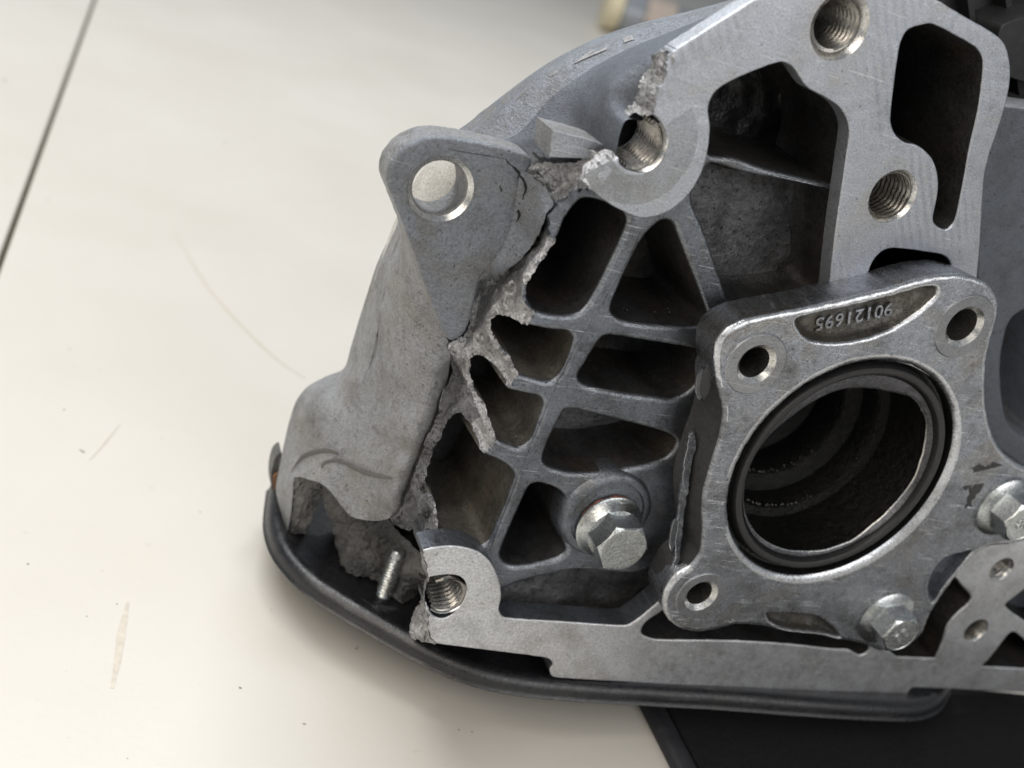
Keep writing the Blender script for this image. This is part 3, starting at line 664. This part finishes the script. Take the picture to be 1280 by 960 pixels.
# cracks on the ear
def crack(pts, w, wid, name='crack'):
    q = dense(flat(pts, w), 3, False); V = []; Fc = []
    for i, (x, y, _) in enumerate(q):
        k = wid * (.3 + math.sin(math.pi * (i + .4) / len(q))) * random.uniform(.6, 1.3); jx = random.uniform(-.8, .8)
        V += [L(x - k + jx, y + k * .3, w + .12), L(x + k + jx, y - k * .3, w + .12)]
        if i: Fc.append((2 * i - 2, 2 * i - 1, 2 * i + 1, 2 * i))
    mesh_obj(name, V, Fc, [CRACK], None, casing, None)
crack([(632, 198), (638, 206), (644, 210), (650, 220), (655, 226), (657, 236), (653, 250)], -15.6, 1.5)
crack([(648, 262), (649, 270), (646, 278)], -15.2, 1.6)
crack([(560, 186), (580, 190), (605, 194), (632, 199)], -17.9, .7)
crack([(625, 232), (627, 240)], -17.9, .8)
# small square tab beside the break
relief('tab', flat([(687, 197, 1), (691, 163, 1), (730, 173), (764, 184, 1), (768, 200, 1)], -10), [], casing, [CAST, WALL], w_back=-20, bevel=1.6)

# bell housing behind: top arc
def loft(name, rows, parent, mats, seg_m, nu=90, nv=6, skirt=25):
    R_ = []
    for r in rows:
        d = dense(r, 2, False); l_ = np.concatenate([[0], np.cumsum(np.linalg.norm(np.diff(d[:, :2], axis=0), axis=1))]); t = np.linspace(0, l_[-1], nu)
        R_.append(np.stack([np.interp(t, l_, d[:, k]) for k in range(3)], 1))
    G = [];  seg = []
    for i in range(len(R_) - 1):
        p0, p1, p2, p3 = R_[max(i - 1, 0)], R_[i], R_[i + 1], R_[min(i + 2, len(R_) - 1)]
        for j in range(nv):
            t = j / nv; m1, m2 = (p2 - p0) / 2 * .8, (p3 - p1) / 2 * .8
            G.append((2*t**3-3*t*t+1)*p1 + (t**3-2*t*t+t)*m1 + (-2*t**3+3*t*t)*p2 + (t**3-t*t)*m2); seg.append(seg_m[i])
    G.append(R_[-1]); G = np.array(G)
    V = [[L(*q) for q in row] for row in G]; V = [[v + np.array([0, 0, .12 * fr(v, .12)]) for v in row] for row in V]
    for k in range(1, 4): V.append([L(q[0] + 4 * k * k, q[1] + 5 * k * k, q[2] - skirt * k / 3.) for q in G[-1]]); seg.append(seg_m[-1])
    m = nu; Fc = []; FM = []
    for i in range(len(V) - 1):
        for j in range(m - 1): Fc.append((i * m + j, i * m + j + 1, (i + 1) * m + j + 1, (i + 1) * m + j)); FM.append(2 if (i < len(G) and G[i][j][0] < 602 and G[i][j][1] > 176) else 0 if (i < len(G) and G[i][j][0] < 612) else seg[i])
    o = mesh_obj(name, [v for row in V for v in row], Fc, mats, FM, parent, 60)
    GG = G.reshape(-1, 3).copy(); GG[:, 2] = [v[2] for row in V[:len(G)] for v in row]
    def f(q):
        out = []
        for x, y in np.asarray(q)[:, :2]:
            k = np.argsort((GG[:, 0] - x) ** 2 + (GG[:, 1] - y) ** 2)[:8]; A = np.hstack([GG[k, :2] - (x, y), np.ones((8, 1))])
            out.append(np.linalg.lstsq(A, GG[k, 2], rcond=None)[0][2])
        return np.array(out)
    return o, f
arc_rows = [[(548, 345, -40), (565, 280, -39), (580, 235, -38), (600, 205, -35), (640, 196, -31), (690, 204, -24), (736, 212, -19), (766, 206, -5), (771, 188, -2.8), (775, 167, -2.8), (784, 149, -3.4), (806, 150, -8), (826, 110, -9), (850, 62, -8), (900, 33, -5), (960, -5, -5), (1000, -30, -5)],
            [(536, 345, -44), (555, 280, -43), (571, 230, -42), (596, 190, -39), (640, 182, -33), (690, 172, -27), (722, 160, -23), (744, 136, -17), (764, 108, -14), (800, 78, -14), (850, 50, -13), (912, 20, -11), (975, -17, -9)],
            [(525, 345, -47), (545, 280, -46), (562, 225, -45), (588, 186, -42), (645, 168, -35), (690, 121, -35), (740, 85, -35), (790, 59, -33), (850, 35, -29), (925, 5, -22), (990, -28, -17)],
            [(490, 350, -56), (512, 280, -55), (540, 222, -53), (578, 175, -49), (616, 152, -44), (662, 107, -43), (720, 69, -42), (780, 44, -40), (850, 21, -36), (920, -1, -31), (985, -31, -26)],
            [(468, 350, -64), (492, 280, -63), (524, 217, -60), (566, 168, -57), (586, 153, -56), (625, 122, -56), (665, 92, -56), (700, 70, -55), (750, 46, -53), (800, 29, -50), (860, 14, -46), (930, -6, -41), (988, -34, -36)]]
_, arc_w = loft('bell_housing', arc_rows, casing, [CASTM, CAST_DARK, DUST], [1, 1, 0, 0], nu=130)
# worn cast lettering along the arc
V2, F2 = text_mesh('90121', 7.0, .015, 3)
path = dense(flat([(584, 163), (604, 143), (634, 121), (673, 93), (710, 72), (755, 52), (798, 36)], 0), 2, False)
sl = np.concatenate([[0], np.cumsum(np.linalg.norm(np.diff(path[:, :2], axis=0), axis=1))]); TX = V2[:, 0].max(); VV = []
for v in V2:
    s = v[0] / TX * sl[-1] * .96; x = np.interp(s, sl, path[:, 0]); y = np.interp(s, sl, path[:, 1])
    s2 = min(s + 4, sl[-1]); dx, dy = np.interp(s2, sl, path[:, 0]) - np.interp(s2 - 8, sl, path[:, 0]), np.interp(s2, sl, path[:, 1]) - np.interp(s2 - 8, sl, path[:, 1])
    k = math.hypot(dx, dy); nx, ny = dy / k, -dx / k; h_ = (v[1] - 2.4) * 2.9 - 3
    X, Y = x + nx * h_, y + ny * h_; w_ = float(arc_w(np.array([[X, Y]]))[0])
    VV.append(L(X, Y, w_ + .10 + v[2]))
mesh_obj('cast_lettering', VV, F2, [INK], None, casing, 40)

# left outer wall and shoulder
wb = [(506, 262, -25.5), (520, 322, -24.5), (543, 386, -23.5), (557, 420, -22.8), (563, 434, -22.5), (560, 470, -24), (550, 500, -24), (541, 530, -24), (525, 567, -24), (511, 602, -24), (498, 638, -24), (486, 648, -25), (472, 651, -29), (456, 650, -32), (440, 646, -36), (428, 634, -39), (416, 618, -42), (404, 606, -45), (388, 600, -48), (369, 597, -53), (366, 620, -55), (363, 645, -57), (359, 664, -59), (351, 640, -66), (345, 612, -70),
      (349, 585, -74), (355, 555, -76), (362, 525, -78), (371, 500, -79), (385, 483, -79), (408, 470, -78), (430, 460, -76), (438, 436, -74), (447, 405, -72), (458, 370, -70), (470, 333, -68), (485, 300, -66), (500, 268, -62)]
wc = [(553, 455, -22), (546, 485, -22), (536, 515, -22), (524, 548, -22), (509, 585, -22), (497, 618, -22.5), (530, 440, -26), (515, 500, -28), (490, 560, -30), (478, 610, -29), (500, 440, -34), (480, 500, -38), (455, 555, -41), (440, 610, -39), (475, 440, -46), (455, 490, -49), (425, 540, -51), (400, 580, -51), (380, 580, -57), (452, 440, -59), (436, 470, -61), (410, 495, -63), (385, 530, -64), (366, 570, -66), (522, 380, -28), (500, 380, -36), (480, 380, -48), (465, 385, -58), (510, 330, -33), (495, 330, -42), (482, 335, -54), (395, 485, -71), (420, 478, -70), (372, 520, -71)]
_, wall_w = patch('outer_wall', wb, wc, casing, [WALL, CAST], grid=4.5, skirt=22, extra_noise=.2, fmf=None)
crackc = [(365, 582, -58), (380, 568, -55), (398, 563, -52.5), (412, 562, -50.5), (424, 566, -48.5)]
def groove(pts, wid, name, mat, lift=.35):
    q = dense(pts, 3, False); V = []; Fc = []
    for i, (x, y, w) in enumerate(q):
        k = wid * (.35 + .65 * math.sin(math.pi * (i + .5) / len(q))) * random.uniform(.8, 1.2)
        for t, z in ((-1, 0), (-.3, 1), (.3, 1), (1, 0)): c = L(x + t * k * .2, y + t * k, w); c[2] += lift * z + .25; V.append(c)
        if i:
            for j in range(3): Fc.append((4 * i - 4 + j, 4 * i - 3 + j, 4 * i + 1 + j, 4 * i + j))
    return mesh_obj(name, V, Fc, [mat], None, casing, 60)
SEALG = plain('grey_sealant', (.11, .105, .10), .55, 0, .3, 900, .2)
def onwall(pts): return [(x, y, float(wall_w(np.array([[x, y]]))[0])) for x, y in pts]
groove(onwall([(500, 292), (489, 320), (480, 365), (472, 410), (462, 455), (452, 478)]), 2.2, 'casting_seam', WALL, .35)
groove(onwall([(364, 590), (376, 574), (392, 566), (408, 563), (423, 566)]), 4.0, 'sealant_streak', SEALG, .5)
groove(onwall([(401, 584), (404, 578), (416, 575), (430, 578), (445, 586), (465, 593), (488, 597)]), 3.2, 'sealant_streak', SEALG, .5)
# dark granular broken ends above the pan
def onpan(x, y, dz=0): return (x, y, float(Lv(x, y, L(690, 850, 0)[1])[2]) + dz)
sw = onpan(481, 740)[2]
patch('fracture_surface', [(402, 603, -48), (414, 615, -46), (427, 633, -44), (440, 646, -43), (458, 651, -43), (474, 652, -42), (486, 648, -40), (500, 668, -36), (511, 676, -33), (522, 690, -28), (534, 706, -22), (533, 722, -22), onpan(524, 742), onpan(508, 752), onpan(494, 748), onpan(468, 726), onpan(446, 720), onpan(430, 711), (420, 682, -49), (414, 655, -50), (404, 628, -50)],
      [(440, 680, -44), (470, 700, sw - 5), (488, 690, sw - 6), (484, 720, sw - 4), (505, 715, -29)], casing, [FRACT_K], grid=2.4, amp=.7, ns=.2, skirt=12, jag=1.6)
patch('fracture_surface', [(368, 597, -53), (384, 599, -50), (397, 602, -48), (402, 618, -50), (396, 636, -52), (388, 655, -54), (382, 667, -55), (370, 668, -57), (361, 664, -59), (365, 640, -57), (367, 618, -55)],
      [(382, 625, -51)], casing, [FRACT_K], grid=2.2, amp=.8, ns=.25, skirt=10, jag=1.)
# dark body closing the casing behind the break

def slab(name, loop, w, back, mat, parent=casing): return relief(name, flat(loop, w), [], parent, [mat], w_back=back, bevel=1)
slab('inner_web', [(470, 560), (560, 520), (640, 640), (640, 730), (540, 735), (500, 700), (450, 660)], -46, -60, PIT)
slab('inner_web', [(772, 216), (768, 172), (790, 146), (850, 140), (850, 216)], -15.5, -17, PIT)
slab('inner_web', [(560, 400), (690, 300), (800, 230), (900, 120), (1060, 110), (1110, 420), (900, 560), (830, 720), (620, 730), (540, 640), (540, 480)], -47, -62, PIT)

# oil pan under it: flat top with rolled black edge
v0 = L(690, 850, 0)[1]
pan_px = [(340, 598), (336, 640), (342, 668), (356, 692), (386, 723), (430, 752), (490, 787), (545, 817), (600, 839), (660, 851), (740, 859), (900, 869), (1050, 881), (1130, 885), (1160, 883), (1180, 874), (1191, 858), (1195, 842)]
pq = np.array([Lv(x, y, v0) for x, y in pan_px]); back = min(pq[:, 2].min(), -80) - 8
loop = [(a_[0], a_[2]) for a_ in dense([tuple(p_) + () for p_ in pq[:, [0, 2, 1]]], 1.2, False)[:, :2].tolist() and [(r_[0], 0, r_[1]) for r_ in dense(pq[:, [0, 2, 1]].tolist(), 1.2, False)]]
loop += [(loop[-1][0], back), (loop[0][0] + 6, back)]
loop = np.array(loop); nl = len(loop)
def off2(p, d):
    a = np.roll(p, 1, 0); b = np.roll(p, -1, 0); t = b - a; t /= np.linalg.norm(t, axis=1, keepdims=True)
    s = 1 if area2(p) > 0 else -1
    return p + np.stack([t[:, 1], -t[:, 0]], 1) * s * d
# profile: (outward mm, down mm) from the inner flat to the rolled lip
prof = [(-9, .8), (-6.0, .7), (-4.2, .25), (-3.0, 0), (-1.8, .35), (-.8, 1.1), (-.2, 2.2), (0, 3.3), (.2, 4.3), (.7, 4.8), (.5, 5.1), (-2, 5.2)]
V = []; Fc = []
for d_, dn in prof:
    q = off2(loop, d_)
    for k_ in range(nl): V.append((q[k_, 0], v0 - dn + .10 * noise.noise(Vector((q[k_, 0] * .08, q[k_, 1] * .08, 0))), q[k_, 1]))
for r in range(len(prof) - 1):
    for i in range(nl): j = (i + 1) % nl; Fc.append((r * nl + i, r * nl + j, (r + 1) * nl + j, (r + 1) * nl + i))
Fc.append(tuple(range(nl))); Fc.append(tuple(range((len(prof) - 1) * nl, len(prof) * nl))[::-1])
pan = mesh_obj('oil_pan', V, Fc, [PANBLACK], None, casing, 60)
# sump the casing stands on
su = np.array([(-62, -70), (10, -70), (10, -25), (-62, -25)], float)
V = [(x, v0 - 5.1, z) for x, z in su] + [(x * .9, v0 - 5.1 - 6, z * .95) for x, z in su]
mesh_obj('sump', V, [(0, 1, 5, 4), (1, 2, 6, 5), (2, 3, 7, 6), (3, 0, 4, 7), (4, 5, 6, 7)], [PANBLACK], None, casing, None)
# silver stud standing on the pan
sb = Lv(481, 740, v0)
ax = np.array([[1, 0, 0], [0, 0, -1], [0, 1, 0]], float)
def stud_prof(a):
    o = [(2.35, -1)]; kk = 90; H_ = 12.2
    for i in range(kk + 1):
        w = H_ * i / kk; ph = (w / 1.0 - a / (2 * math.pi)) % 1
        o.append((2.45 - .62 * (1 - abs(2 * ph - 1)) ** 1.1, w))
    return o + [(1.75, 12.6), (1.7, 13.8), (1.35, 14.2), (.01, 14.3)]
lathe('threaded_stud', sb, stud_prof, casing, [ZINC], 48, axes=ax)
# rust-brown and black gasket scraps at the pan's left end
RUST = plain('rusty_gasket', (.20, .10, .05), .8, 0, .5, 700, .5)
slab('gasket_scrap', [(344, 572), (352, 566), (350, 590), (346, 612), (340, 612), (339, 592)], -78, -84, FRACT_K)
slab('gasket_scrap', [(342, 596), (349, 592), (348, 610), (343, 613)], -77, -80, RUST)

# ------------------------------------------------------------------ outlet flange bolted on the casing
FW = 10
fl = bpy.data.objects.new('outlet_flange', None); COL.objects.link(fl); fl.parent = casing
fl_outer = flat([(894, 455), (897, 430), (910, 412), (932, 401), (962, 394), (1010, 385), (1060, 374), (1110, 362), (1150, 350), (1187, 344), (1214, 347), (1236, 356), (1248, 375), (1248, 395), (1240, 425), (1234, 455), (1233, 500), (1239, 535), (1250, 560), (1270, 579), (1298, 594), (1313, 620), (1312, 650), (1298, 670), (1265, 681), (1236, 685), (1212, 702), (1186, 735), (1166, 765), (1152, 795), (1130, 811), (1100, 815), (1083, 807), (1055, 801), (1030, 796), (985, 791), (955, 784), (922, 782), (895, 788), (870, 791), (850, 786), (836, 775), (829, 755), (834, 735), (848, 718), (864, 708), (876, 692), (879, 665), (880, 620), (890, 582), (901, 545), (905, 515), (899, 488)], FW)
BR = 31.6
scoops = [
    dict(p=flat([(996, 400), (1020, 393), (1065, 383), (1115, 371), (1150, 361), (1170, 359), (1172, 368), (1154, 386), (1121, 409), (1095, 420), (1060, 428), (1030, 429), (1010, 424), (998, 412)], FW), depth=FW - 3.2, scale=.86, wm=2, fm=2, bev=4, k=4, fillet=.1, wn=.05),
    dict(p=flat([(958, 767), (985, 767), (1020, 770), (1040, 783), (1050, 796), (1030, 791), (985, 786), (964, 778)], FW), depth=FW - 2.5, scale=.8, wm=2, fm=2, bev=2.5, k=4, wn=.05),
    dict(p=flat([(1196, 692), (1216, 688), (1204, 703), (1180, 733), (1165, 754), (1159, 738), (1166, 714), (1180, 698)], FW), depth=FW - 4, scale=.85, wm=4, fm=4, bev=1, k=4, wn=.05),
    dict(p=circ(945, 455, FW, 5.0, 48), bev=.2), dict(p=circ(1205, 408, FW, 5.4, 48), bev=.2), dict(p=circ(876, 744, FW, 4.7, 48), bev=.2),
    dict(p=circ(1055, 593, FW, BR, 110), bev=10)]
relief('flange_body', fl_outer, scoops, fl, [FLANGE, FLANGE, FLANGE_D, PAINT, RIB, WORN_LIT], w_back=-.5, bevel=5.5, edge_amp=.14, flare=-.01, nb=5, wk=14, em=5, flare_fn=lambda p: np.where((p[:, 0] < 915) & (p[:, 1] > 470) & (p[:, 1] < 725), 17 * np.sin(np.clip((p[:, 1] - 470) / 255, 0, 1) * math.pi) ** .6, 0.))
fb = [o for o in fl.children if o.name.startswith('flange_body')][0]
for pg in fb.data.polygons:
    if pg.material_index in (1, 5):
        q = PR(np.array(pg.center) * 1000); nz = noise.noise(Vector((q[0] * .08, q[1] * .05, 1)))
        if q[0] < 909 and 478 + 14 * nz < q[1] < 712 + 14 * nz: pg.material_index = 3 if pg.material_index == 1 else 0
for (cx, cy, R) in ((945, 455, 7.6), (1205, 408, 8.2), (876, 744, 7.0)):
    c = L(cx, cy, FW); c = np.array([c[0], c[1], 0]); r_ = {945: 5.0, 1205: 5.4, 876: 4.7}[cx]
    lathe('spot_face', c, [(R + .35, FW - .3), (R, FW + .25), (R - .15, FW + .34), (r_, FW + .34)], fl, [PAD], 64, smooth=30)
    lathe('bolt_hole', c, [(r_, FW + .34), (r_ - 1.15, FW - .8), (r_ - 1.2, FW - 14), (.01, FW - 14.2)], fl, [CHAMFER, FLANGE_D, PIT], 64, fm=[0, 1, 2])
# raised casting number, upside down in the top scoop
V2, F2 = text_mesh('90121695', 5.3, .32)
tA, tB = L(1116, 377, FW - 3.1), L(1019, 397, FW - 3.1)
ex = tB - tA; ln = np.linalg.norm(ex); ex /= ln; ey = np.cross(np.array([0, 0, 1.]), ex); k = ln / V2[:, 0].max()
VV = [tA + ex * v[0] * k + ey * v[1] * k + np.array([0, 0, v[2] + .15]) for v in V2]
mesh_obj('casting_number', VV, F2, [FLANGE], None, fl, 40)
# seal and bore
c = L(1055, 593, FW); c = np.array([c[0], c[1], 0.])
lathe('groove', c, [(BR, FW - .45), (BR - .3, FW - 3.5), (BR - 2.2, FW - 4.2)], fl, [FLANGE_D, PIT], 110, fm=[1, 1])
lathe('rubber_seal', c, [(BR - 1.3, FW - 4.5), (BR - 1.5, FW - 1.6), (BR - 2.0, FW - .7), (BR - 2.9, FW - .5), (BR - 3.7, FW - .9), (BR - 4.1, FW - 2.0), (BR - 4.2, FW - 6)], fl, [RUBBER], 120, wob=.006)
def lip(a):
    d = math.degrees(a) % 360
    j = 1.6 * noise.noise(Vector((math.cos(a) * 1.6, math.sin(a) * 1.6, 1))) + .4 * noise.noise(Vector((math.cos(a) * 3.5, math.sin(a) * 3.5, 3))) + .10 * noise.noise(Vector((math.cos(a) * 9, math.sin(a) * 9, 6)))
    wide = 2.9 * max(0, math.cos(math.radians(d - 105))) ** 1.5
    r2 = BR - 5.5 - wide + j * (.6 + .5 * (d < 200))
    return [(BR - 4.0, FW - 2.8), (BR - 4.6, FW - 2.0), (r2 + .9, FW - 2.5 + j * .4), (r2 + .2, FW - 2.8 + j * .5), (r2, FW - 3.1 + j * .5), (r2 + .05, FW - 3.25 + j * .5)]
lathe('torn_cup', c, lip, fl, [TIN, CHAMFER], 200, fm=[0, 0, 0, 1, 0], smooth=50)
R2 = BR - 4.6
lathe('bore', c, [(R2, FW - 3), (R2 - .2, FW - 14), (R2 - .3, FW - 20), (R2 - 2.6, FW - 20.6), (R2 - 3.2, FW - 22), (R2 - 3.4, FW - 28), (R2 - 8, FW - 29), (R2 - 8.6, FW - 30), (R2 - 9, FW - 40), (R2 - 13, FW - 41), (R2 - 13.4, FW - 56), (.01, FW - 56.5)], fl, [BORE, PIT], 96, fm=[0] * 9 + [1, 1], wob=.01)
OIL = plain('wet_oil', (.012, .010, .008), .04, 0, 0, 300, .3, 1.0)
def droplets(name, pts, parent):
    V = []; Fc = []
    for (p_, r) in pts:
        b0 = len(V); k = 8
        for ring in range(3):
            f_ = ring / 3 * math.pi / 2
            for i in range(k):
                a = 2 * math.pi * i / k; V.append(np.array(p_) + np.array([r * math.cos(a) * math.cos(f_), r * math.sin(a) * math.cos(f_), r * .8 * math.sin(f_)]))
        V.append(np.array(p_) + np.array([0, 0, r * .8]))
        for ring in range(2):
            for i in range(k): j = (i + 1) % k; Fc.append((b0 + ring * k + i, b0 + ring * k + j, b0 + ring * k + k + j, b0 + ring * k + k + i))
        for i in range(k): Fc.append((b0 + 2 * k + i, b0 + 2 * k + (i + 1) % k, b0 + 3 * k))
    o = mesh_obj(name, V, Fc, [OIL], None, parent, 80); o['kind'] = 'stuff'
rd = random.Random(8); dp = []
for _ in range(120):
    a = math.radians(rd.gauss(-98, 30)); st = rd.random() < .55
    rr_ = (R2 - 3.3) if st else (R2 - 8.8); ww = (FW - 20.4 - rd.random() * 1.2) if st else (FW - 29 - rd.random() * 1.5)
    dp.append((c + np.array([rr_ * math.cos(a), rr_ * math.sin(a), ww]), rd.uniform(.15, .6)))
droplets('oil_droplets', dp, fl)
dq = [(L(rd.uniform(640, 830), rd.uniform(752, 776), -14.4), rd.uniform(.12, .4)) for _ in range(50)] + [(L(rd.uniform(775, 860), rd.uniform(385, 403), -12), rd.uniform(.1, .3)) for _ in range(14)]
droplets('oil_droplets', dq, casing)
# black paint left on the flange's left flank and ragged silver streaks
def flake(name, pts, w, mat, jag=1.6, thick=.12, par=fl):
    q = dense(flat(pts, w), 2.2)
    for i in range(len(q)):
        q[i, 0] += jag * 1.6 * noise.noise(Vector((q[i, 0] * .23, q[i, 1] * .23, 3.7))); q[i, 1] += jag * 1.6 * noise.noise(Vector((q[i, 0] * .23, q[i, 1] * .23, 8.1)))
    return relief(name, q, [], par, [mat], w_back=w - thick, bevel=.6, nb=1)
flake('paint_patch', [(1224, 578), (1232, 582), (1244, 578), (1262, 590), (1240, 596), (1225, 612), (1214, 632), (1206, 634), (1212, 612), (1219, 600), (1217, 590)], FW + .06, PAINT, 3.0, .05)
flake('paint_patch', [(1206, 604), (1214, 600), (1216, 606), (1209, 613), (1203, 612)], FW + .06, PAINT, 2.0, .05)
def flank(pts):
    o_ = []
    for x, y in pts:
        xf = np.interp(y + 14, [500, 540, 580, 620, 665, 700, 712], [905, 902, 891, 880, 879, 868, 858]); o_.append((x, y, 10 - 10.5 * min(1, max(0, (xf - x) / 42.)) + .7))
    return o_
q_ = dense(flank([(862, 545), (868, 540), (871, 556), (866, 575), (863, 600), (858, 630), (853, 665), (849, 700), (843, 706), (845, 680), (848, 640), (853, 600), (857, 570)]), 2.2)
for i_ in range(len(q_)): q_[i_, 0] += 2.4 * noise.noise(Vector((q_[i_, 0] * .2, q_[i_, 1] * .12, 3.7)))
relief('bare_streak', q_, [], fl, [FLANGE], w_back='r.8', bevel=.6, nb=1)
for pp in ([(872, 470), (880, 462), (884, 476), (880, 492), (874, 500), (870, 488)], [(841, 655), (846, 650), (845, 675), (840, 690), (837, 680)]):
    flk = dense(flank(pp), 2); relief('bare_streak', flk, [], fl, [PAD], w_back='r.6', bevel=.5, nb=1)
flake('paint_patch', [(886, 455), (889, 470), (886, 492), (880, 500), (876, 490), (879, 468)], FW - 2.2, PAINT, 1.)

# ------------------------------------------------------------------ hex bolts
def hex_bolt(parent, cx, cy, w, Rf, AF, hgt, rot, mark=None, washer=1.6, mark_rot=0, collar=None):
    c = L(cx, cy, w); root = bpy.data.objects.new('hex_bolt', None); COL.objects.link(root); root.parent = parent
    root.location = tuple(c * .001)
    z = np.zeros(3)
    lathe('washer_flange', z, [(Rf * .98, 0), (Rf, .25), (Rf, .8), (Rf * .94, 1.15), (AF * .56, washer), (AF * .4, washer)], root, [ZINC], 72, wob=.004)
    K = 96; rc = AF / 2 * .97; V = []; Fc = []
    for i in range(K):
        a = 2 * math.pi * i / K; b = (a % (math.pi / 3)) - math.pi / 6; rh = AF / 2 / math.cos(b); aa = a + math.radians(rot)
        e = np.array([math.cos(aa), math.sin(aa), 0])
        for r, h_ in ((rh, washer * .7), (rh * 1.0, hgt - (rh - rc) * .6 - .25), (rh - .12, hgt - (rh - rc) * .6), (rc, hgt), (rc - .35, hgt + .02), (rc * .9, hgt - .1 if mark else hgt + .02), (.01, hgt - .1 if mark else hgt + .02)): V.append(e * r + np.array([0, 0, h_]))
    m = 7
    for i in range(K):
        j = (i + 1) % K
        for q_ in range(m - 1): Fc.append((i * m + q_, j * m + q_, j * m + q_ + 1, i * m + q_ + 1))
    mesh_obj('hex_head', V, Fc, [ZINC], None, root, 24)
    if mark:
        V2, F2 = text_mesh(mark, AF * .40, .22); ce = (V2.max(0) + V2.min(0)) / 2; r_ = math.radians(mark_rot)
        VV = [np.array([(v[0] - ce[0]) * math.cos(r_) - (v[1] - ce[1]) * math.sin(r_), (v[0] - ce[0]) * math.sin(r_) + (v[1] - ce[1]) * math.cos(r_), hgt - .05 + v[2]]) for v in V2]
        mesh_obj('head_marking', VV, F2, [ZINC], None, root, 40)
    return root
hex_bolt(casing, 1106, 771, FW, 8.7, 10.8, 8.0, 12, '88', 2.0, 55)
hex_bolt(casing, 1254, 633, FW, 9.0, 11.2, 8.2, 5, '88', 2.0, 10)
pb = hex_bolt(casing, 760, 657, W + .8, 9.0, 12.4, 10.2, 4, None, 3.6)
lathe('sealant_ring', np.zeros(3), lambda a: [(9.1 + .35 * noise.noise(Vector((math.cos(a) * 4, math.sin(a) * 4, 2))), .02), (8.95, .5 + .35 * noise.noise(Vector((math.cos(a) * 6, math.sin(a) * 6, 5)))), (8.6, .6)], pb, [SEALRED], 90, (math.radians(75), math.radians(165)))

# ------------------------------------------------------------------ body of the box to the right and behind
relief('side_body', flat([(1222, 131, 1), (1250, 133), (1300, 139), (1460, 160, 1), (1460, 760, 1), (1222, 760, 1)], -14),
       [dict(p=flat([(1310, 380), (1282, 388), (1264, 402), (1256, 428), (1252, 460), (1254, 500), (1261, 528), (1276, 543), (1310, 552)], -14), depth=-40, scale=.9, wm=1, fm=2, bev=6)],
       casing, [CAST_DARK, CAST, PIT], w_back=-28, bevel=3, edge_amp=.1)
slab('rear_cover', [(1120, -120), (1560, -120), (1560, 260), (1140, 200)], -48, -70, DARKPL)
for (x0, y0, x1, y1) in ((1236, -60, 1262, 112), (1190, -60, 1206, 60)):
    bar('cover_rib', L(x0, y0, -48), L(x1, y1, -48), 1.6, 5, casing, DARKPL, (0, 0, 1))
slab('cover_box', [(1256, 30), (1420, 10), (1440, 110), (1262, 96)], -34, -47.9, DARKPL)

# ------------------------------------------------------------------ blurred fitting on the table far behind
CREAM = plain('cream_plastic', (.62, .55, .38), .4); BEIGE = plain('beige_metal', (.50, .42, .36), .4, .3)
TAN = plain('tan_brass', (.34, .27, .17), .4, .4); STEEL = plain('grey_steel', (.36, .38, .41), .35, .7)
DB = 1.05
rr = RCW @ ray(800, 20); base = np.array([0, 0, CAM_H]) + rr * DB * .62
xa = RCW @ np.array([1., -.02, -.1]); xa[2] = 0; xa /= np.linalg.norm(xa)
fit = bpy.data.objects.new('metal_fitting', None); COL.objects.link(fit)
Rr = .032; bz = .0
ctr = np.array([base[0], base[1], Rr])
tgt = TB(800, 22, Rr * .9)
ctr = np.array([tgt[0], tgt[1], Rr]); fit.location = (ctr[0], ctr[1], 0)
D0 = np.linalg.norm(RCW.T @ (ctr - np.array([0, 0, CAM_H]))); pxm = D0 / FPX
ya = np.array([-xa[1], xa[0], 0])
def sleeve(name, x0, x1, r, mat):
    V = []; Fc = []; k = 40
    pr = [(x0, .001), (x0, r * .9), (x0 + .0015, r), (x1 - .0015, r), (x1, r * .9), (x1, .001)]
    for i in range(k):
        a = 2 * math.pi * i / k
        for x, r_ in pr: V.append(np.array([0, 0, Rr]) + xa * x + ya * r_ * math.cos(a) + np.array([0, 0, r_ * math.sin(a)]))
    m = len(pr)
    for i in range(k):
        j = (i + 1) % k
        for q_ in range(m - 1): Fc.append((i * m + q_, j * m + q_, j * m + q_ + 1, i * m + q_ + 1))
    return world_mesh(name, V, Fc, [mat], fit, 40)
px = lambda x: (x - 800) * pxm
sleeve('end_cap', px(755), px(773), Rr, CREAM); sleeve('steel_band', px(773), px(800), Rr * .93, STEEL)
sleeve('sleeve', px(800), px(838), Rr * .86, BEIGE); sleeve('dark_band', px(838), px(868), Rr * .8, STEEL); sleeve('tail_piece', px(868), px(930), Rr * .84, TAN)
tag(fit, 'small blurred metal fitting with a cream end cap lying behind the casing', 'metal fitting')
